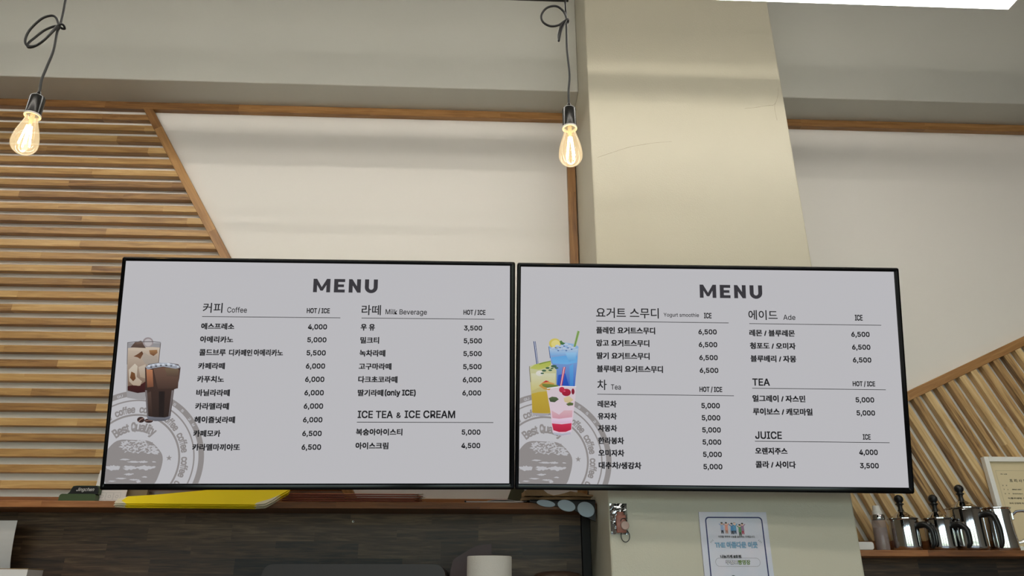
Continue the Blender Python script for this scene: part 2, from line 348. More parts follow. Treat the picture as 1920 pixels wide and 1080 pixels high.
PIC={
'latte':(0,[
 ((150,148,150),(158,155,157),[(-.5782,.0833),(-.477,.0841),(-.4778,.0621),(-.4786,.0183),(-.4765,-.0522),(-.5106,-.0578),(-.509,-.0892),(-.5326,-.0884),(-.5631,-.0834),(-.5684,-.0581),(-.5724,.0013)]),
 ((196,180,163),(120,95,78),[(-.5748,.0668),(-.4784,.0689),(-.4786,.0183),(-.4774,-.0414),(-.5111,-.0524),(-.5644,-.05),(-.5721,.0177)]),
 ((205,188,168),(196,180,163),[(-.5749,.0679),(-.5515,.0703),(-.5006,.0715),(-.4779,.0698),(-.4797,.0626),(-.5371,.0589),(-.5742,.0608)]),
 ((178,164,150),(160,150,140),[(-.5261,.0562),(-.5091,.0454),(-.4849,.0456),(-.4801,.021),(-.4901,.0127),(-.5173,.018),(-.5295,.0343)]),
 ((70,26,24),(52,18,20),[(-.5651,-.0487),(-.5463,-.0445),(-.5327,-.0485),(-.5127,-.0335),(-.5093,-.0659),(-.5335,-.0692),(-.5638,-.0621)]),
 ((92,60,42),(120,80,54),[(-.5556,.0423),(-.5442,.0492),(-.5317,.0589),(-.527,.0507),(-.5348,.0343),(-.5434,.0397)]),
 ((160,120,80),(110,70,44),[(-.5105,.0618),(-.4865,.0634),(-.4843,.0538),(-.4955,.0441),(-.5067,.0495)]),
 ((206,196,180),(180,160,140),[(-.5665,.0014),(-.5496,.0205),(-.5409,.0124),(-.5406,-.0202),(-.5234,-.0336),(-.5275,-.0471),(-.5489,-.0459),(-.5619,-.0338)]),
 ((120,80,45),(98,58,34),[(-.5581,-.004),(-.5469,-.0094),(-.5428,-.0256),(-.55,-.0337),(-.5603,-.023)]),
 ((196,182,166),(170,150,128),[(-.538,.0097),(-.5173,.018),(-.5135,-.0254),(-.5299,-.0201)]),
 ((104,84,74),(80,62,54),[(-.567,.0702),(-.5556,.0857),(-.5373,.0913),(-.5213,.0683)]),
 ((120,98,84),(104,84,74),[(-.5556,.0857),(-.5373,.0913),(-.5299,.0837),(-.547,.0794)]),
 ((150,140,142),(160,150,150),[(-.4998,.0867),(-.5003,.0815),(-.5027,.0769),(-.5067,.0735),(-.5118,.0717),(-.5174,.0716),(-.5228,.0734),(-.5274,.0767),(-.5306,.0812),(-.532,.0864),(-.5315,.0916),(-.5291,.0962),(-.5251,.0996),(-.52,.1014),(-.5144,.1015),(-.509,.0997),(-.5044,.0964),(-.5012,.0918)]),
 ((190,184,186),(185,178,178),[(-.5035,.0855),(-.5038,.0816),(-.5056,.0781),(-.5085,.0755),(-.5122,.0741),(-.5163,.074),(-.5203,.0754),(-.5237,.0779),(-.526,.0814),(-.5271,.0853),(-.5267,.0893),(-.525,.0928),(-.5221,.0954),(-.5183,.0968),(-.5142,.0968),(-.5103,.0955),(-.5069,.0929),(-.5045,.0895)]),
 ((96,92,95),(96,92,95),[(-.5784,.0855),(-.5532,.0884),(-.5022,.0894),(-.4772,.0868),(-.477,.0849),(-.502,.0872),(-.553,.0862),(-.5782,.0833)]),
 ((110,108,110),(110,108,110),[(-.5782,.0833),(-.5763,.0833),(-.5718,.0177),(-.5737,.0176)]),
 ((88,80,78),(88,80,78),[(-.4786,.0841),(-.4767,.0841),(-.4777,.0237),(-.4796,.0237)]),
]),
'coffee':(0,[
 ((72,50,42),(40,28,24),[(-.5178,.0085),(-.5068,.0194),(-.4803,.0232),(-.4401,.0226),(-.4183,.0187),(-.4108,.0092),(-.412,-.0248),(-.4163,-.0546),(-.4245,-.0574),(-.4292,-.1438),(-.4446,-.1521),(-.4739,-.1533),(-.4949,-.1484),(-.5118,-.0578),(-.5111,-.0524)]),
 ((186,124,88),(112,70,50),[(-.5135,.0044),(-.4945,.0018),(-.4874,-.0496),(-.5057,-.0524)]),
 ((112,84,70),(70,50,42),[(-.4921,.0046),(-.4631,.0102),(-.4142,.0023),(-.4136,-.0546),(-.4735,-.0563)]),
 ((116,98,76),(86,64,54),[(-.4576,.0075),(-.4173,.0064),(-.4165,-.0194),(-.4501,-.0169)]),
 ((82,62,54),(48,32,26),[(-.5048,-.0697),(-.4935,-.0637),(-.4826,-.138),(-.4926,-.141)]),
 ((30,20,18),(30,20,18),[(-.4699,-.0636),(-.4521,-.0635),(-.4483,-.1438),(-.463,-.1439)]),
 ((120,112,112),(100,94,96),[(-.5115,-.0608),(-.5056,-.0608),(-.4938,-.144),(-.4983,-.1425)]),
 ((120,112,112),(100,94,96),[(-.4317,-.0604),(-.4257,-.0604),(-.4308,-.1423),(-.4352,-.1423)]),
 ((120,122,132),(90,90,98),[(-.4993,-.1381),(-.4749,-.1415),(-.4455,-.1423),(-.4288,-.1378),(-.4304,-.1467),(-.4475,-.1527),(-.4739,-.1533),(-.4949,-.1484)]),
 ((176,184,196),(140,140,148),[(-.5166,.0099),(-.504,.0187),(-.4803,.0224),(-.4562,.0233),(-.4345,.0208),(-.4166,.0154),(-.412,.0083),(-.4252,.005),(-.4633,.0116),(-.4949,.0059),(-.5092,.0017)]),
 ((216,222,232),(200,206,216),[(-.5014,.0132),(-.5022,.0115),(-.5045,.0104),(-.5075,.0104),(-.51,.0114),(-.511,.0132),(-.5103,.0149),(-.508,.016),(-.505,.016),(-.5025,.0149)]),
 ((216,222,232),(200,206,216),[(-.4888,.016),(-.4895,.0145),(-.4915,.0135),(-.4942,.0135),(-.4964,.0144),(-.4974,.016),(-.4967,.0175),(-.4946,.0185),(-.492,.0185),(-.4898,.0176)]),
 ((216,222,232),(200,206,216),[(-.4732,.0178),(-.474,.0158),(-.4766,.0146),(-.4799,.0146),(-.4827,.0158),(-.4839,.0177),(-.483,.0196),(-.4804,.0208),(-.4771,.0209),(-.4743,.0197)]),
 ((216,222,232),(200,206,216),[(-.4595,.0179),(-.4602,.0163),(-.4623,.0153),(-.4649,.0153),(-.4671,.0163),(-.4681,.0178),(-.4674,.0193),(-.4653,.0203),(-.4627,.0203),(-.4605,.0194)]),
 ((216,222,232),(200,206,216),[(-.4424,.0191),(-.4433,.0171),(-.4459,.0159),(-.4492,.0159),(-.452,.0171),(-.4532,.019),(-.4523,.0209),(-.4497,.0221),(-.4464,.0221),(-.4436,.021)]),
 ((216,222,232),(200,206,216),[(-.4275,.0164),(-.4281,.015),(-.4301,.0141),(-.4325,.0141),(-.4346,.0149),(-.4355,.0164),(-.4349,.0178),(-.4329,.0187),(-.4304,.0187),(-.4284,.0179)]),
 ((216,222,232),(200,206,216),[(-.4158,.011),(-.4163,.0099),(-.4178,.0092),(-.4198,.0092),(-.4215,.0099),(-.4222,.011),(-.4217,.0122),(-.4201,.0129),(-.4181,.0129),(-.4165,.0122)]),
 ((70,70,78),(60,58,64),[(-.4955,.01),(-.4965,.0086),(-.4991,.0081),(-.5018,.0086),(-.503,.0099),(-.502,.0113),(-.4994,.0119),(-.4967,.0113)]),
 ((70,70,78),(60,58,64),[(-.481,.0128),(-.482,.0114),(-.4846,.0109),(-.4873,.0114),(-.4885,.0128),(-.4875,.0141),(-.4849,.0147),(-.4822,.0141)]),
 ((70,70,78),(60,58,64),[(-.467,.0143),(-.4678,.0131),(-.47,.0126),(-.4724,.0131),(-.4734,.0142),(-.4726,.0154),(-.4703,.0159),(-.468,.0154)]),
 ((70,70,78),(60,58,64),[(-.4504,.0152),(-.4514,.0138),(-.454,.0133),(-.4567,.0138),(-.4579,.0151),(-.4569,.0165),(-.4543,.0171),(-.4516,.0165)]),
 ((70,70,78),(60,58,64),[(-.4361,.0136),(-.4369,.0125),(-.4392,.012),(-.4415,.0125),(-.4425,.0136),(-.4417,.0148),(-.4394,.0153),(-.4371,.0148)]),
]),
'beans':(0,[
 ((60,38,34),(48,30,28),[(-.5051,-.1493),(-.5055,-.1523),(-.5072,-.155),(-.51,-.157),(-.5135,-.158),(-.5174,-.1581),(-.5211,-.157),(-.5242,-.1551),(-.5264,-.1524),(-.5273,-.1494),(-.527,-.1464),(-.5253,-.1437),(-.5225,-.1417),(-.5189,-.1406),(-.5151,-.1406),(-.5113,-.1417),(-.5082,-.1436),(-.506,-.1463)]),
 ((150,120,110),(150,120,110),[(-.5237,-.1544),(-.517,-.147),(-.5085,-.144),(-.5077,-.1458),(-.5153,-.1493),(-.5218,-.1561)]),
 ((66,44,40),(48,30,28),[(-.4796,-.1522),(-.4802,-.1544),(-.4822,-.1564),(-.4855,-.1578),(-.4897,-.1586),(-.4942,-.1586),(-.4984,-.1579),(-.502,-.1564),(-.5044,-.1545),(-.5054,-.1523),(-.5048,-.15),(-.5028,-.1481),(-.4994,-.1466),(-.4953,-.1458),(-.4908,-.1458),(-.4865,-.1466),(-.483,-.148),(-.4806,-.15)]),
 ((140,112,104),(140,112,104),[(-.5033,-.1523),(-.4918,-.1499),(-.4815,-.151),(-.4813,-.1528),(-.4916,-.1519),(-.5025,-.1546)]),
]),
'blue':(1,[
 ((150,185,220),(40,92,188),[(-.5171,.0855),(-.5002,.0942),(-.4635,.0989),(-.4352,.095),(-.4217,.0867),(-.4255,.036),(-.4312,-.0115),(-.434,-.0421),(-.4928,-.0428),(-.493,.0128),(-.5085,.035)]),
 ((178,200,222),(120,170,220),[(-.5149,.0799),(-.4748,.0719),(-.4234,.081),(-.4251,.0585),(-.4635,.0622),(-.5086,.0575)]),
 ((96,165,222),(110,175,228),[(-.5086,.0518),(-.4635,.058),(-.4254,.0557),(-.4274,.036),(-.4578,.03),(-.5029,.0323)]),
 ((150,196,232),(90,160,215),[(-.4635,.0665),(-.4296,.0683),(-.4311,.0444),(-.4522,.0385)]),
 ((40,90,190),(30,75,180),[(-.4859,-.0038),(-.4635,.002),(-.4522,-.0368),(-.4886,-.0386)]),
 ((96,165,222),(60,130,205),[(-.4508,.0245),(-.4381,.0331),(-.4382,-.0366),(-.4494,-.0368)]),
 ((210,195,100),(205,185,85),[(-.4782,.0959),(-.4791,.0908),(-.4817,.0862),(-.4858,.0825),(-.491,.0801),(-.4968,.0793),(-.5026,.08),(-.5078,.0823),(-.5119,.0858),(-.5145,.0904),(-.5155,.0954),(-.5146,.1005),(-.512,.1051),(-.5078,.1088),(-.5026,.1112),(-.4969,.112),(-.4911,.1113),(-.4859,.109),(-.4818,.1055),(-.4791,.1009)]),
 ((226,214,138),(222,208,120),[(-.4804,.0944),(-.4813,.0902),(-.4837,.0864),(-.4875,.0836),(-.4921,.0821),(-.497,.082),(-.5016,.0834),(-.5054,.0861),(-.5078,.0898),(-.5087,.0941),(-.5079,.0983),(-.5054,.1021),(-.5017,.1049),(-.4971,.1065),(-.4921,.1065),(-.4875,.1051),(-.4838,.1024),(-.4813,.0987)]),
 ((200,212,228),(150,176,210),[(-.4943,.0802),(-.496,.0771),(-.5003,.0754),(-.5052,.0759),(-.5085,.0783),(-.5085,.0816),(-.5053,.0842),(-.5003,.0848),(-.496,.0832)]),
 ((200,212,228),(150,176,210),[(-.4816,.0874),(-.4833,.0843),(-.4876,.0826),(-.4926,.0831),(-.4958,.0855),(-.4958,.0888),(-.4926,.0914),(-.4876,.092),(-.4833,.0904)]),
 ((200,212,228),(150,176,210),[(-.4674,.0861),(-.4692,.083),(-.4735,.0813),(-.4785,.0818),(-.4817,.0843),(-.4817,.0876),(-.4785,.0901),(-.4735,.0908),(-.4692,.0892)]),
 ((200,212,228),(150,176,210),[(-.4533,.0919),(-.455,.0888),(-.4594,.0871),(-.4643,.0877),(-.4676,.0901),(-.4676,.0934),(-.4643,.096),(-.4594,.0966),(-.455,.095)]),
 ((200,212,228),(150,176,210),[(-.442,.0864),(-.4437,.0833),(-.4481,.0816),(-.453,.0822),(-.4563,.0846),(-.4563,.0879),(-.453,.0905),(-.4481,.0911),(-.4437,.0895)]),
 ((200,212,228),(150,176,210),[(-.4307,.0824),(-.4325,.0793),(-.4368,.0776),(-.4417,.0781),(-.445,.0805),(-.445,.0838),(-.4417,.0864),(-.4368,.087),(-.4324,.0854)]),
 ((200,212,228),(150,176,210),[(-.459,.0792),(-.4607,.0761),(-.465,.0744),(-.47,.0749),(-.4732,.0774),(-.4732,.0806),(-.47,.0832),(-.465,.0838),(-.4607,.0822)]),
 ((200,212,228),(150,176,210),[(-.4731,.0776),(-.4748,.0745),(-.4791,.0728),(-.4841,.0733),(-.4873,.0758),(-.4873,.0791),(-.4841,.0816),(-.4792,.0822),(-.4748,.0807)]),
 ((200,212,228),(150,176,210),[(-.4449,.078),(-.4466,.0749),(-.4509,.0732),(-.4559,.0737),(-.4591,.0761),(-.4591,.0794),(-.4559,.082),(-.4509,.0826),(-.4466,.081)]),
 ((80,110,160),(70,100,150),[(-.4912,.0824),(-.4921,.0812),(-.4945,.0807),(-.4969,.0812),(-.4979,.0824),(-.4969,.0836),(-.4945,.0841),(-.4921,.0836)]),
 ((80,110,160),(70,100,150),[(-.477,.0826),(-.478,.0814),(-.4804,.0809),(-.4828,.0814),(-.4838,.0825),(-.4828,.0837),(-.4804,.0843),(-.478,.0838)]),
 ((80,110,160),(70,100,150),[(-.4643,.0876),(-.4653,.0864),(-.4677,.0858),(-.4701,.0863),(-.4711,.0875),(-.4701,.0887),(-.4677,.0892),(-.4653,.0888)]),
 ((80,110,160),(70,100,150),[(-.4516,.0821),(-.4526,.0809),(-.455,.0804),(-.4574,.0808),(-.4584,.082),(-.4574,.0832),(-.455,.0837),(-.4526,.0833)]),
 ((80,110,160),(70,100,150),[(-.4403,.078),(-.4413,.0768),(-.4437,.0763),(-.4461,.0767),(-.4471,.0779),(-.4461,.0791),(-.4437,.0797),(-.4413,.0792)]),
 ((80,110,160),(70,100,150),[(-.4827,.0733),(-.4837,.072),(-.4861,.0715),(-.4884,.072),(-.4894,.0732),(-.4885,.0744),(-.4861,.0749),(-.4837,.0744)]),
 ((80,110,160),(70,100,150),[(-.4573,.0736),(-.4583,.0724),(-.4607,.0718),(-.4631,.0723),(-.464,.0735),(-.4631,.0747),(-.4607,.0752),(-.4583,.0748)]),
 ((86,130,70),(60,100,55),[(-.4819,.1029),(-.4762,.1058),(-.472,.1002),(-.4635,.0969),(-.472,.0917),(-.479,.093)]),
 ((150,180,110),(140,170,95),[(-.4252,.1376),(-.4176,.1349),(-.4307,.0866),(-.4381,.0851)]),
 ((96,130,64),(96,130,64),[(-.4224,.1365),(-.4204,.1357),(-.4335,.0857),(-.4358,.0854)]),
 ((50,70,120),(50,70,120),[(-.5171,.0855),(-.5154,.0855),(-.5108,.049),(-.5125,.049)]),
]),
'lemonade':(1,[
 ((196,200,160),(186,160,62),[(-.5779,.023),(-.5619,.0288),(-.5197,.0349),(-.4916,.0128),(-.4915,-.0373),(-.5138,-.0542),(-.508,-.1216),(-.5148,-.123),(-.541,-.1292),(-.5674,-.121),(-.5689,-.0824),(-.5741,-.0271)]),
 ((208,208,178),(200,190,120),[(-.5715,.0007),(-.4943,.0017),(-.4971,-.0373),(-.5474,-.0435),(-.5697,-.0548)]),
 ((192,165,58),(180,150,48),[(-.5702,-.0631),(-.5473,-.0573),(-.5194,-.0542),(-.5108,-.1203),(-.5469,-.1234),(-.5659,-.1209)]),
 ((170,182,74),(186,190,100),[(-.5759,.016),(-.5591,.0288),(-.5338,.0361),(-.5099,.0412),(-.5085,.0294),(-.5197,.0195),(-.5477,.0122)]),
 ((120,140,60),(120,140,60),[(-.5479,.0317),(-.5099,.0412),(-.5096,.0389),(-.545,.029)]),
 ((226,222,214),(214,212,200),[(-.5331,.0012),(-.5346,-.003),(-.5389,-.0061),(-.5448,-.0073),(-.5507,-.0063),(-.555,-.0033),(-.5567,.0009),(-.5551,.0051),(-.5508,.0082),(-.5449,.0094),(-.539,.0084),(-.5347,.0053)]),
 ((70,108,80),(50,84,66),[(-.5236,.0097),(-.5253,.0075),(-.5296,.0064),(-.5345,.0067),(-.5377,.0084),(-.5377,.0106),(-.5345,.0124),(-.5296,.0128),(-.5253,.0117)]),
 ((70,108,80),(50,84,66),[(-.5129,.0182),(-.5145,.0162),(-.5185,.0151),(-.523,.0154),(-.526,.017),(-.526,.019),(-.5231,.0207),(-.5185,.0211),(-.5145,.0201)]),
 ((70,108,80),(50,84,66),[(-.505,.0113),(-.5065,.0095),(-.5101,.0085),(-.5143,.0088),(-.517,.0102),(-.517,.0121),(-.5143,.0136),(-.5102,.0139),(-.5065,.013)]),
 ((70,108,80),(50,84,66),[(-.4905,.024),(-.4927,.0213),(-.4984,.0197),(-.5048,.0202),(-.509,.0224),(-.509,.0253),(-.5048,.0276),(-.4984,.0282),(-.4927,.0268)]),
 ((70,108,80),(50,84,66),[(-.4854,.0185),(-.4868,.0167),(-.4905,.0157),(-.4947,.016),(-.4974,.0174),(-.4974,.0193),(-.4947,.0208),(-.4905,.0212),(-.4868,.0203)]),
 ((70,108,80),(50,84,66),[(-.5006,.0169),(-.5017,.0155),(-.5047,.0147),(-.5081,.0149),(-.5104,.016),(-.5104,.0176),(-.5082,.0188),(-.5048,.0191),(-.5018,.0184)]),
 ((70,108,80),(50,84,66),[(-.5308,.0012),(-.5321,-.0004),(-.5355,-.0013),(-.5392,-.0011),(-.5417,.0002),(-.5417,.0019),(-.5393,.0033),(-.5355,.0036),(-.5322,.0028)]),
 ((40,60,110),(40,60,110),[(-.5652,.1018),(-.5585,.1019),(-.549,.0317),(-.5552,.0297)]),
 ((222,226,236),(222,226,236),[(-.5624,.1019),(-.5607,.1019),(-.5507,.0317),(-.5524,.0306)]),
 ((120,116,110),(100,96,90),[(-.5779,.023),(-.5759,.023),(-.5758,.0118),(-.5722,-.0271),(-.5738,-.0271),(-.5778,.0118)]),
 ((168,164,170),(160,158,165),[(-.5679,-.1223),(-.5148,-.1237),(-.5174,-.1295),(-.541,-.1328),(-.5647,-.1279)]),
]),
'pink':(1,[
 ((212,198,204),(226,200,216),[(-.5236,-.0446),(-.4746,-.0371),(-.4293,-.0387),(-.4321,-.0698),(-.4384,-.1304),(-.4372,-.113),(-.4449,-.1802),(-.4491,-.188),(-.4727,-.1921),(-.4989,-.1872),(-.5031,-.1809),(-.5109,-.1138)]),
 ((214,176,184),(206,150,165),[(-.507,-.1138),(-.4833,-.1265),(-.4675,-.1133),(-.4412,-.113),(-.4425,-.1338),(-.4832,-.1394),(-.5042,-.1371)]),
 ((228,206,226),(216,180,206),[(-.5058,-.1397),(-.4832,-.1407),(-.4428,-.1364),(-.4444,-.1532),(-.5042,-.1538)]),
 ((204,44,82),(176,24,58),[(-.5058,-.1539),(-.4753,-.1561),(-.4438,-.1524),(-.4454,-.1725),(-.4622,-.1794),(-.4832,-.1801),(-.501,-.1747)]),
 ((190,192,205),(170,172,186),[(-.502,-.1808),(-.4727,-.1844),(-.4454,-.1782),(-.4475,-.1867),(-.4727,-.1913),(-.4989,-.188)]),
 ((216,196,160),(206,186,140),[(-.469,-.0757),(-.4522,-.0673),(-.4383,-.0809),(-.4523,-.0921),(-.4662,-.0867)]),
 ((205,150,80),(190,150,70),[(-.5474,-.0379),(-.5363,-.0281),(-.5195,-.0237),(-.4971,-.0304),(-.5138,-.0514),(-.5306,-.0488)]),
 ((130,140,60),(90,112,52),[(-.5377,-.0309),(-.5139,-.032),(-.4831,-.0358),(-.4914,-.0428),(-.5194,-.0445),(-.5348,-.0392)]),
 ((190,50,50),(190,50,50),[(-.5369,-.0289),(-.5251,-.021),(-.5139,-.0236),(-.5251,-.0266)]),
 ((176,26,58),(150,16,46),[(-.4461,-.0575),(-.4475,-.0626),(-.4516,-.0666),(-.4574,-.069),(-.4639,-.069),(-.4697,-.0669),(-.4737,-.0629),(-.4752,-.0578),(-.4737,-.0528),(-.4697,-.0487),(-.4639,-.0464),(-.4574,-.0463),(-.4516,-.0485),(-.4475,-.0525)]),
 ((196,52,84),(176,30,60),[(-.4657,-.0494),(-.4669,-.0542),(-.4701,-.0576),(-.4746,-.0589),(-.4791,-.0577),(-.4824,-.0543),(-.4836,-.0496),(-.4824,-.0449),(-.4791,-.0414),(-.4746,-.0401),(-.4702,-.0413),(-.4669,-.0447)]),
 ((140,20,50),(120,14,40),[(-.4346,-.0546),(-.4356,-.0601),(-.4381,-.0636),(-.4412,-.0636),(-.4437,-.0602),(-.4447,-.0547),(-.4437,-.0492),(-.4412,-.0457),(-.4381,-.0457),(-.4356,-.0491)]),
 ((214,90,120),(214,90,120),[(-.4629,-.0535),(-.4639,-.0551),(-.4662,-.0558),(-.4686,-.0552),(-.4696,-.0536),(-.4686,-.0521),(-.4662,-.0514),(-.4639,-.052)]),
 ((86,100,66),(58,72,48),[(-.5159,-.0763),(-.5053,-.0712),(-.4914,-.0727),(-.4841,-.0792),(-.4969,-.0885),(-.5109,-.0873)]),
 ((96,112,62),(76,92,50),[(-.4612,-.0936),(-.4495,-.0879),(-.4383,-.0905),(-.4397,-.0974),(-.4551,-.099)]),
 ((196,60,90),(196,60,90),[(-.4705,.022),(-.4629,.0216),(-.4741,-.0376),(-.4808,-.0377)]),
 ((226,214,222),(226,214,222),[(-.468,.0221),(-.4657,.0218),(-.4769,-.0376),(-.4788,-.0377)]),
 ((236,232,236),(236,232,236),[(-.5222,-.0446),(-.4746,-.0376),(-.4293,-.0382),(-.4293,-.0404),(-.4746,-.0404),(-.5205,-.0473)]),
]),
}
TXT0=[('t','커피',-.3277,.1957,.0601,.0315),('l','Coffee',-.2523,.1901,.0608,.0177),('n','HOT / ICE',-.0008,.1893,.0719,.0189),('b','에스프레소',-.3081,.1378,.1015,.0203),
('p','4,000',-.0008,.1374,.059,.0196),('b','아메리카노',-.3082,.0968,.1014,.0205),('p','5,000',-.0007,.0967,.0593,.0192),('b','콜드브루',-.3181,.0561,.0808,.0209),
('b','디카페인',-.2324,.0562,.0711,.0209),('b','아메리카노',-.1476,.0568,.0898,.021),('p','5,500',-.0009,.0558,.0592,.0197),('b','카페라떼',-.3179,.0147,.0808,.0202),
('p','6,000',-.001,.0148,.059,.0198),('b','카푸치노',-.3178,-.0259,.0811,.0206),('p','6,000',-.0012,-.0261,.0588,.0197),('b','바닐라라떼',-.3073,-.0672,.1012,.0208),
('p','6,000',-.001,-.0672,.0591,.0196),('b','카라멜라떼',-.3072,-.1081,.1014,.0207),('p','6,000',-.0011,-.108,.0589,.0197),('b','헤이즐넛라떼',-.2965,-.1487,.1219,.0205),
('p','6,000',-.0012,-.1493,.0588,.0193),('b','카페모카',-.3167,-.1897,.0814,.0204),('p','6,500',-.0013,-.1904,.0586,.0195),('b','카라멜마끼야또',-.2861,-.2305,.1421,.0205),
('p','6,500',-.0012,-.2313,.0586,.0199),('t','라떼',.1645,.1937,.0602,.0323),('l','Milk Beverage',.2744,.1867,.1301,.0213),('n','HOT / ICE',.4901,.1889,.07,.0185),
('b','우 유',.1557,.1389,.0449,.0211),('p','3,500',.4863,.138,.0576,.019),('b','밀크티',.1631,.098,.0586,.021),('p','5,500',.486,.0973,.0575,.0194),
('b','녹차라떼',.173,.0575,.0803,.0211),('p','5,500',.4857,.057,.0578,.019),('b','고구마라떼',.1829,.0164,.1012,.0207),('p','5,500',.4855,.016,.0579,.0195),
('b','다크초코라떼',.1928,-.0241,.1213,.0209),('p','6,000',.4852,-.0246,.0583,.0196),('b','딸기라떼',.1717,-.0653,.079,.0207),('b','(only ICE)',.263,-.066,.096,.024),
('p','6,000',.4847,-.0655,.0584,.0192),('h','ICE TEA',.1885,-.1311,.1075,.023),('h','&',.2604,-.1334,.0142,.0173),('h','ICE CREAM',.3562,-.1302,.1559,.0236),
('b','복숭아아이스티',.2024,-.1843,.1418,.0206),('p','5,000',.4842,-.1854,.0581,.0189),('b','아이스크림',.1818,-.2256,.0999,.0208),('p','4,500',.4838,-.226,.0582,.0193),
]
LN0=[(-.3584, 0.168, 0.0688), (.1349, 0.1681, 0.5535), (.1331, -.1545, 0.5526)]
TXT1=[('t','요거트 스무디',-.2649,.1963,.2009,.0335),('l','Yogurt smoothie',-.0922,.1907,.1133,.0155),('n','ICE',-.0073,.1911,.0246,.0181),('b','플레인 요거트스무디',-.2712,.1399,.1885,.0222),
('p','6,500',-.0095,.1374,.0586,.0196),('b','망고 요거트스무디',-.2806,.0995,.1691,.0221),('p','6,500',-.0093,.0968,.059,.0195),('b','딸기 요거트스무디',-.2801,.0589,.1683,.0219),
('p','6,500',-.0089,.0556,.0586,.0194),('b','블루베리 요거트스무디',-.2592,.0178,.2096,.0221),('p','6,500',-.0085,.0152,.059,.0193),('t','차',-.3479,-.0327,.0296,.0323),
('l','Tea',-.3043,-.039,.0311,.0164),('n','HOT / ICE',-.0045,-.0435,.0718,.0191),('b','레몬차',-.3325,-.0921,.0599,.0215),('p','5,000',-.0069,-.095,.0583,.0198),
('b','유자차',-.3321,-.1297,.06,.0211),('p','5,000',-.0067,-.1325,.0584,.0197),('b','자몽차',-.3317,-.1669,.0602,.021),('p','5,000',-.0063,-.1698,.0583,.0196),
('b','한라봉차',-.3209,-.2047,.0811,.0215),('p','5,000',-.0062,-.2071,.0584,.0195),('b','오미자차',-.3204,-.2423,.0809,.0211),('p','5,000',-.0057,-.2446,.0586,.0194),
('b','대추차/생강차',-.2938,-.2798,.1329,.0216),('p','5,000',-.0054,-.2819,.059,.0193),('t','에이드',.1702,.1953,.0936,.0316),('l','Ade',.2547,.1889,.0389,.0166),
('n','ICE',.4783,.1907,.025,.019),('b','레몬 / 블루레몬',.197,.1376,.146,.0216),('p','6,500',.4805,.1357,.0589,.0197),('b','청포도 / 오미자',.1976,.0967,.1465,.0215),
('p','6,500',.4805,.0947,.0587,.0196),('b','블루베리 / 자몽',.1977,.0559,.1458,.0217),('p','6,500',.4807,.0541,.0589,.0195),('h','TEA',.1554,-.0181,.0554,.0227),
('n','HOT / ICE',.4818,-.0203,.0714,.0186),('b','얼그레이 / 자스민',.2095,-.0693,.1672,.0219),('p','5,000',.4817,-.0713,.0589,.0193),('b','루이보스 / 캐모마일',.2199,-.1099,.1881,.0221),
('p','5,000',.482,-.112,.0585,.0195),('h','JUICE',.1719,-.1825,.0837,.0236),('n','ICE',.4802,-.1845,.0248,.0173),('b','오렌지주스',.1787,-.2307,.101,.0215),
('p','4,000',.4827,-.2329,.0583,.0198),('b','콜라 / 사이다',.1906,-.272,.1259,.0219),('p','3,500',.4829,-.2737,.059,.0197),]
LN1=[(-.3646, 0.1686, 0.059), (-.3629, -.0618, 0.0678), (.1252, 0.1672, 0.5494), (.1267, -.0375, 0.5503), (.1285, -.2013, 0.551)]


# ------------------------------------------------------------------ the room
YW = 2.87; YS = 2.84
CX0, CX1, CY = 0.415, 1.218, 2.42
BEAMZ = 3.605; CEIL = 4.3
def st(name, bm, m, smooth=False): return tag(ob(name, bm, m, None, smooth), kind='structure')
st('floor', box(BM(), -4.0, 4.5, -5.0, YW, -0.1, 0), m_floor)
st('ceiling', box(BM(), -4.0, 4.5, -5.0, YW, CEIL, CEIL+0.1), m_ceiling)
st('wall_back', box(BM(), -4.0, 4.5, YW, YW+0.15, -0.1, CEIL+0.1), m_wall)
st('wall_left', box(BM(), -4.15, -4.0, -5.15, YW+0.15, -0.1, CEIL+0.1), m_room)
st('wall_right', box(BM(), 4.5, 4.65, -5.15, YW+0.15, -0.1, CEIL+0.1), m_room)
wins = [(-3.4, -1.2), (-0.8, 1.4), (1.8, 4.0)]
bm = BM(); WZ0, WZ1 = 0.5, 2.9
box(bm, -4.0, 4.5, -5.15, -5.0, -0.1, WZ0); box(bm, -4.0, 4.5, -5.15, -5.0, WZ1, CEIL+0.1)
xs = [-4.0]+[v for p in wins for v in p]+[4.5]
for i in range(0, len(xs), 2): box(bm, xs[i], xs[i+1], -5.15, -5.0, WZ0, WZ1)
st('wall_front', bm, m_room)
m_alu = pbr('window_frame_grey', (70, 72, 74), 0.4)
for i, (a, b) in enumerate(wins):
    bm = BM()
    for k in range(4):
        x = a+(b-a)*k/3; box(bm, max(a, x-0.03), min(b, x+0.03), -5.11, -5.05, WZ0, WZ1)
    for z in (WZ0+0.03, 1.4, WZ1-0.03): box(bm, a, b, -5.105, -5.055, z-0.03, z+0.03)
    st('window_%d' % (i+1), bm, m_alu)

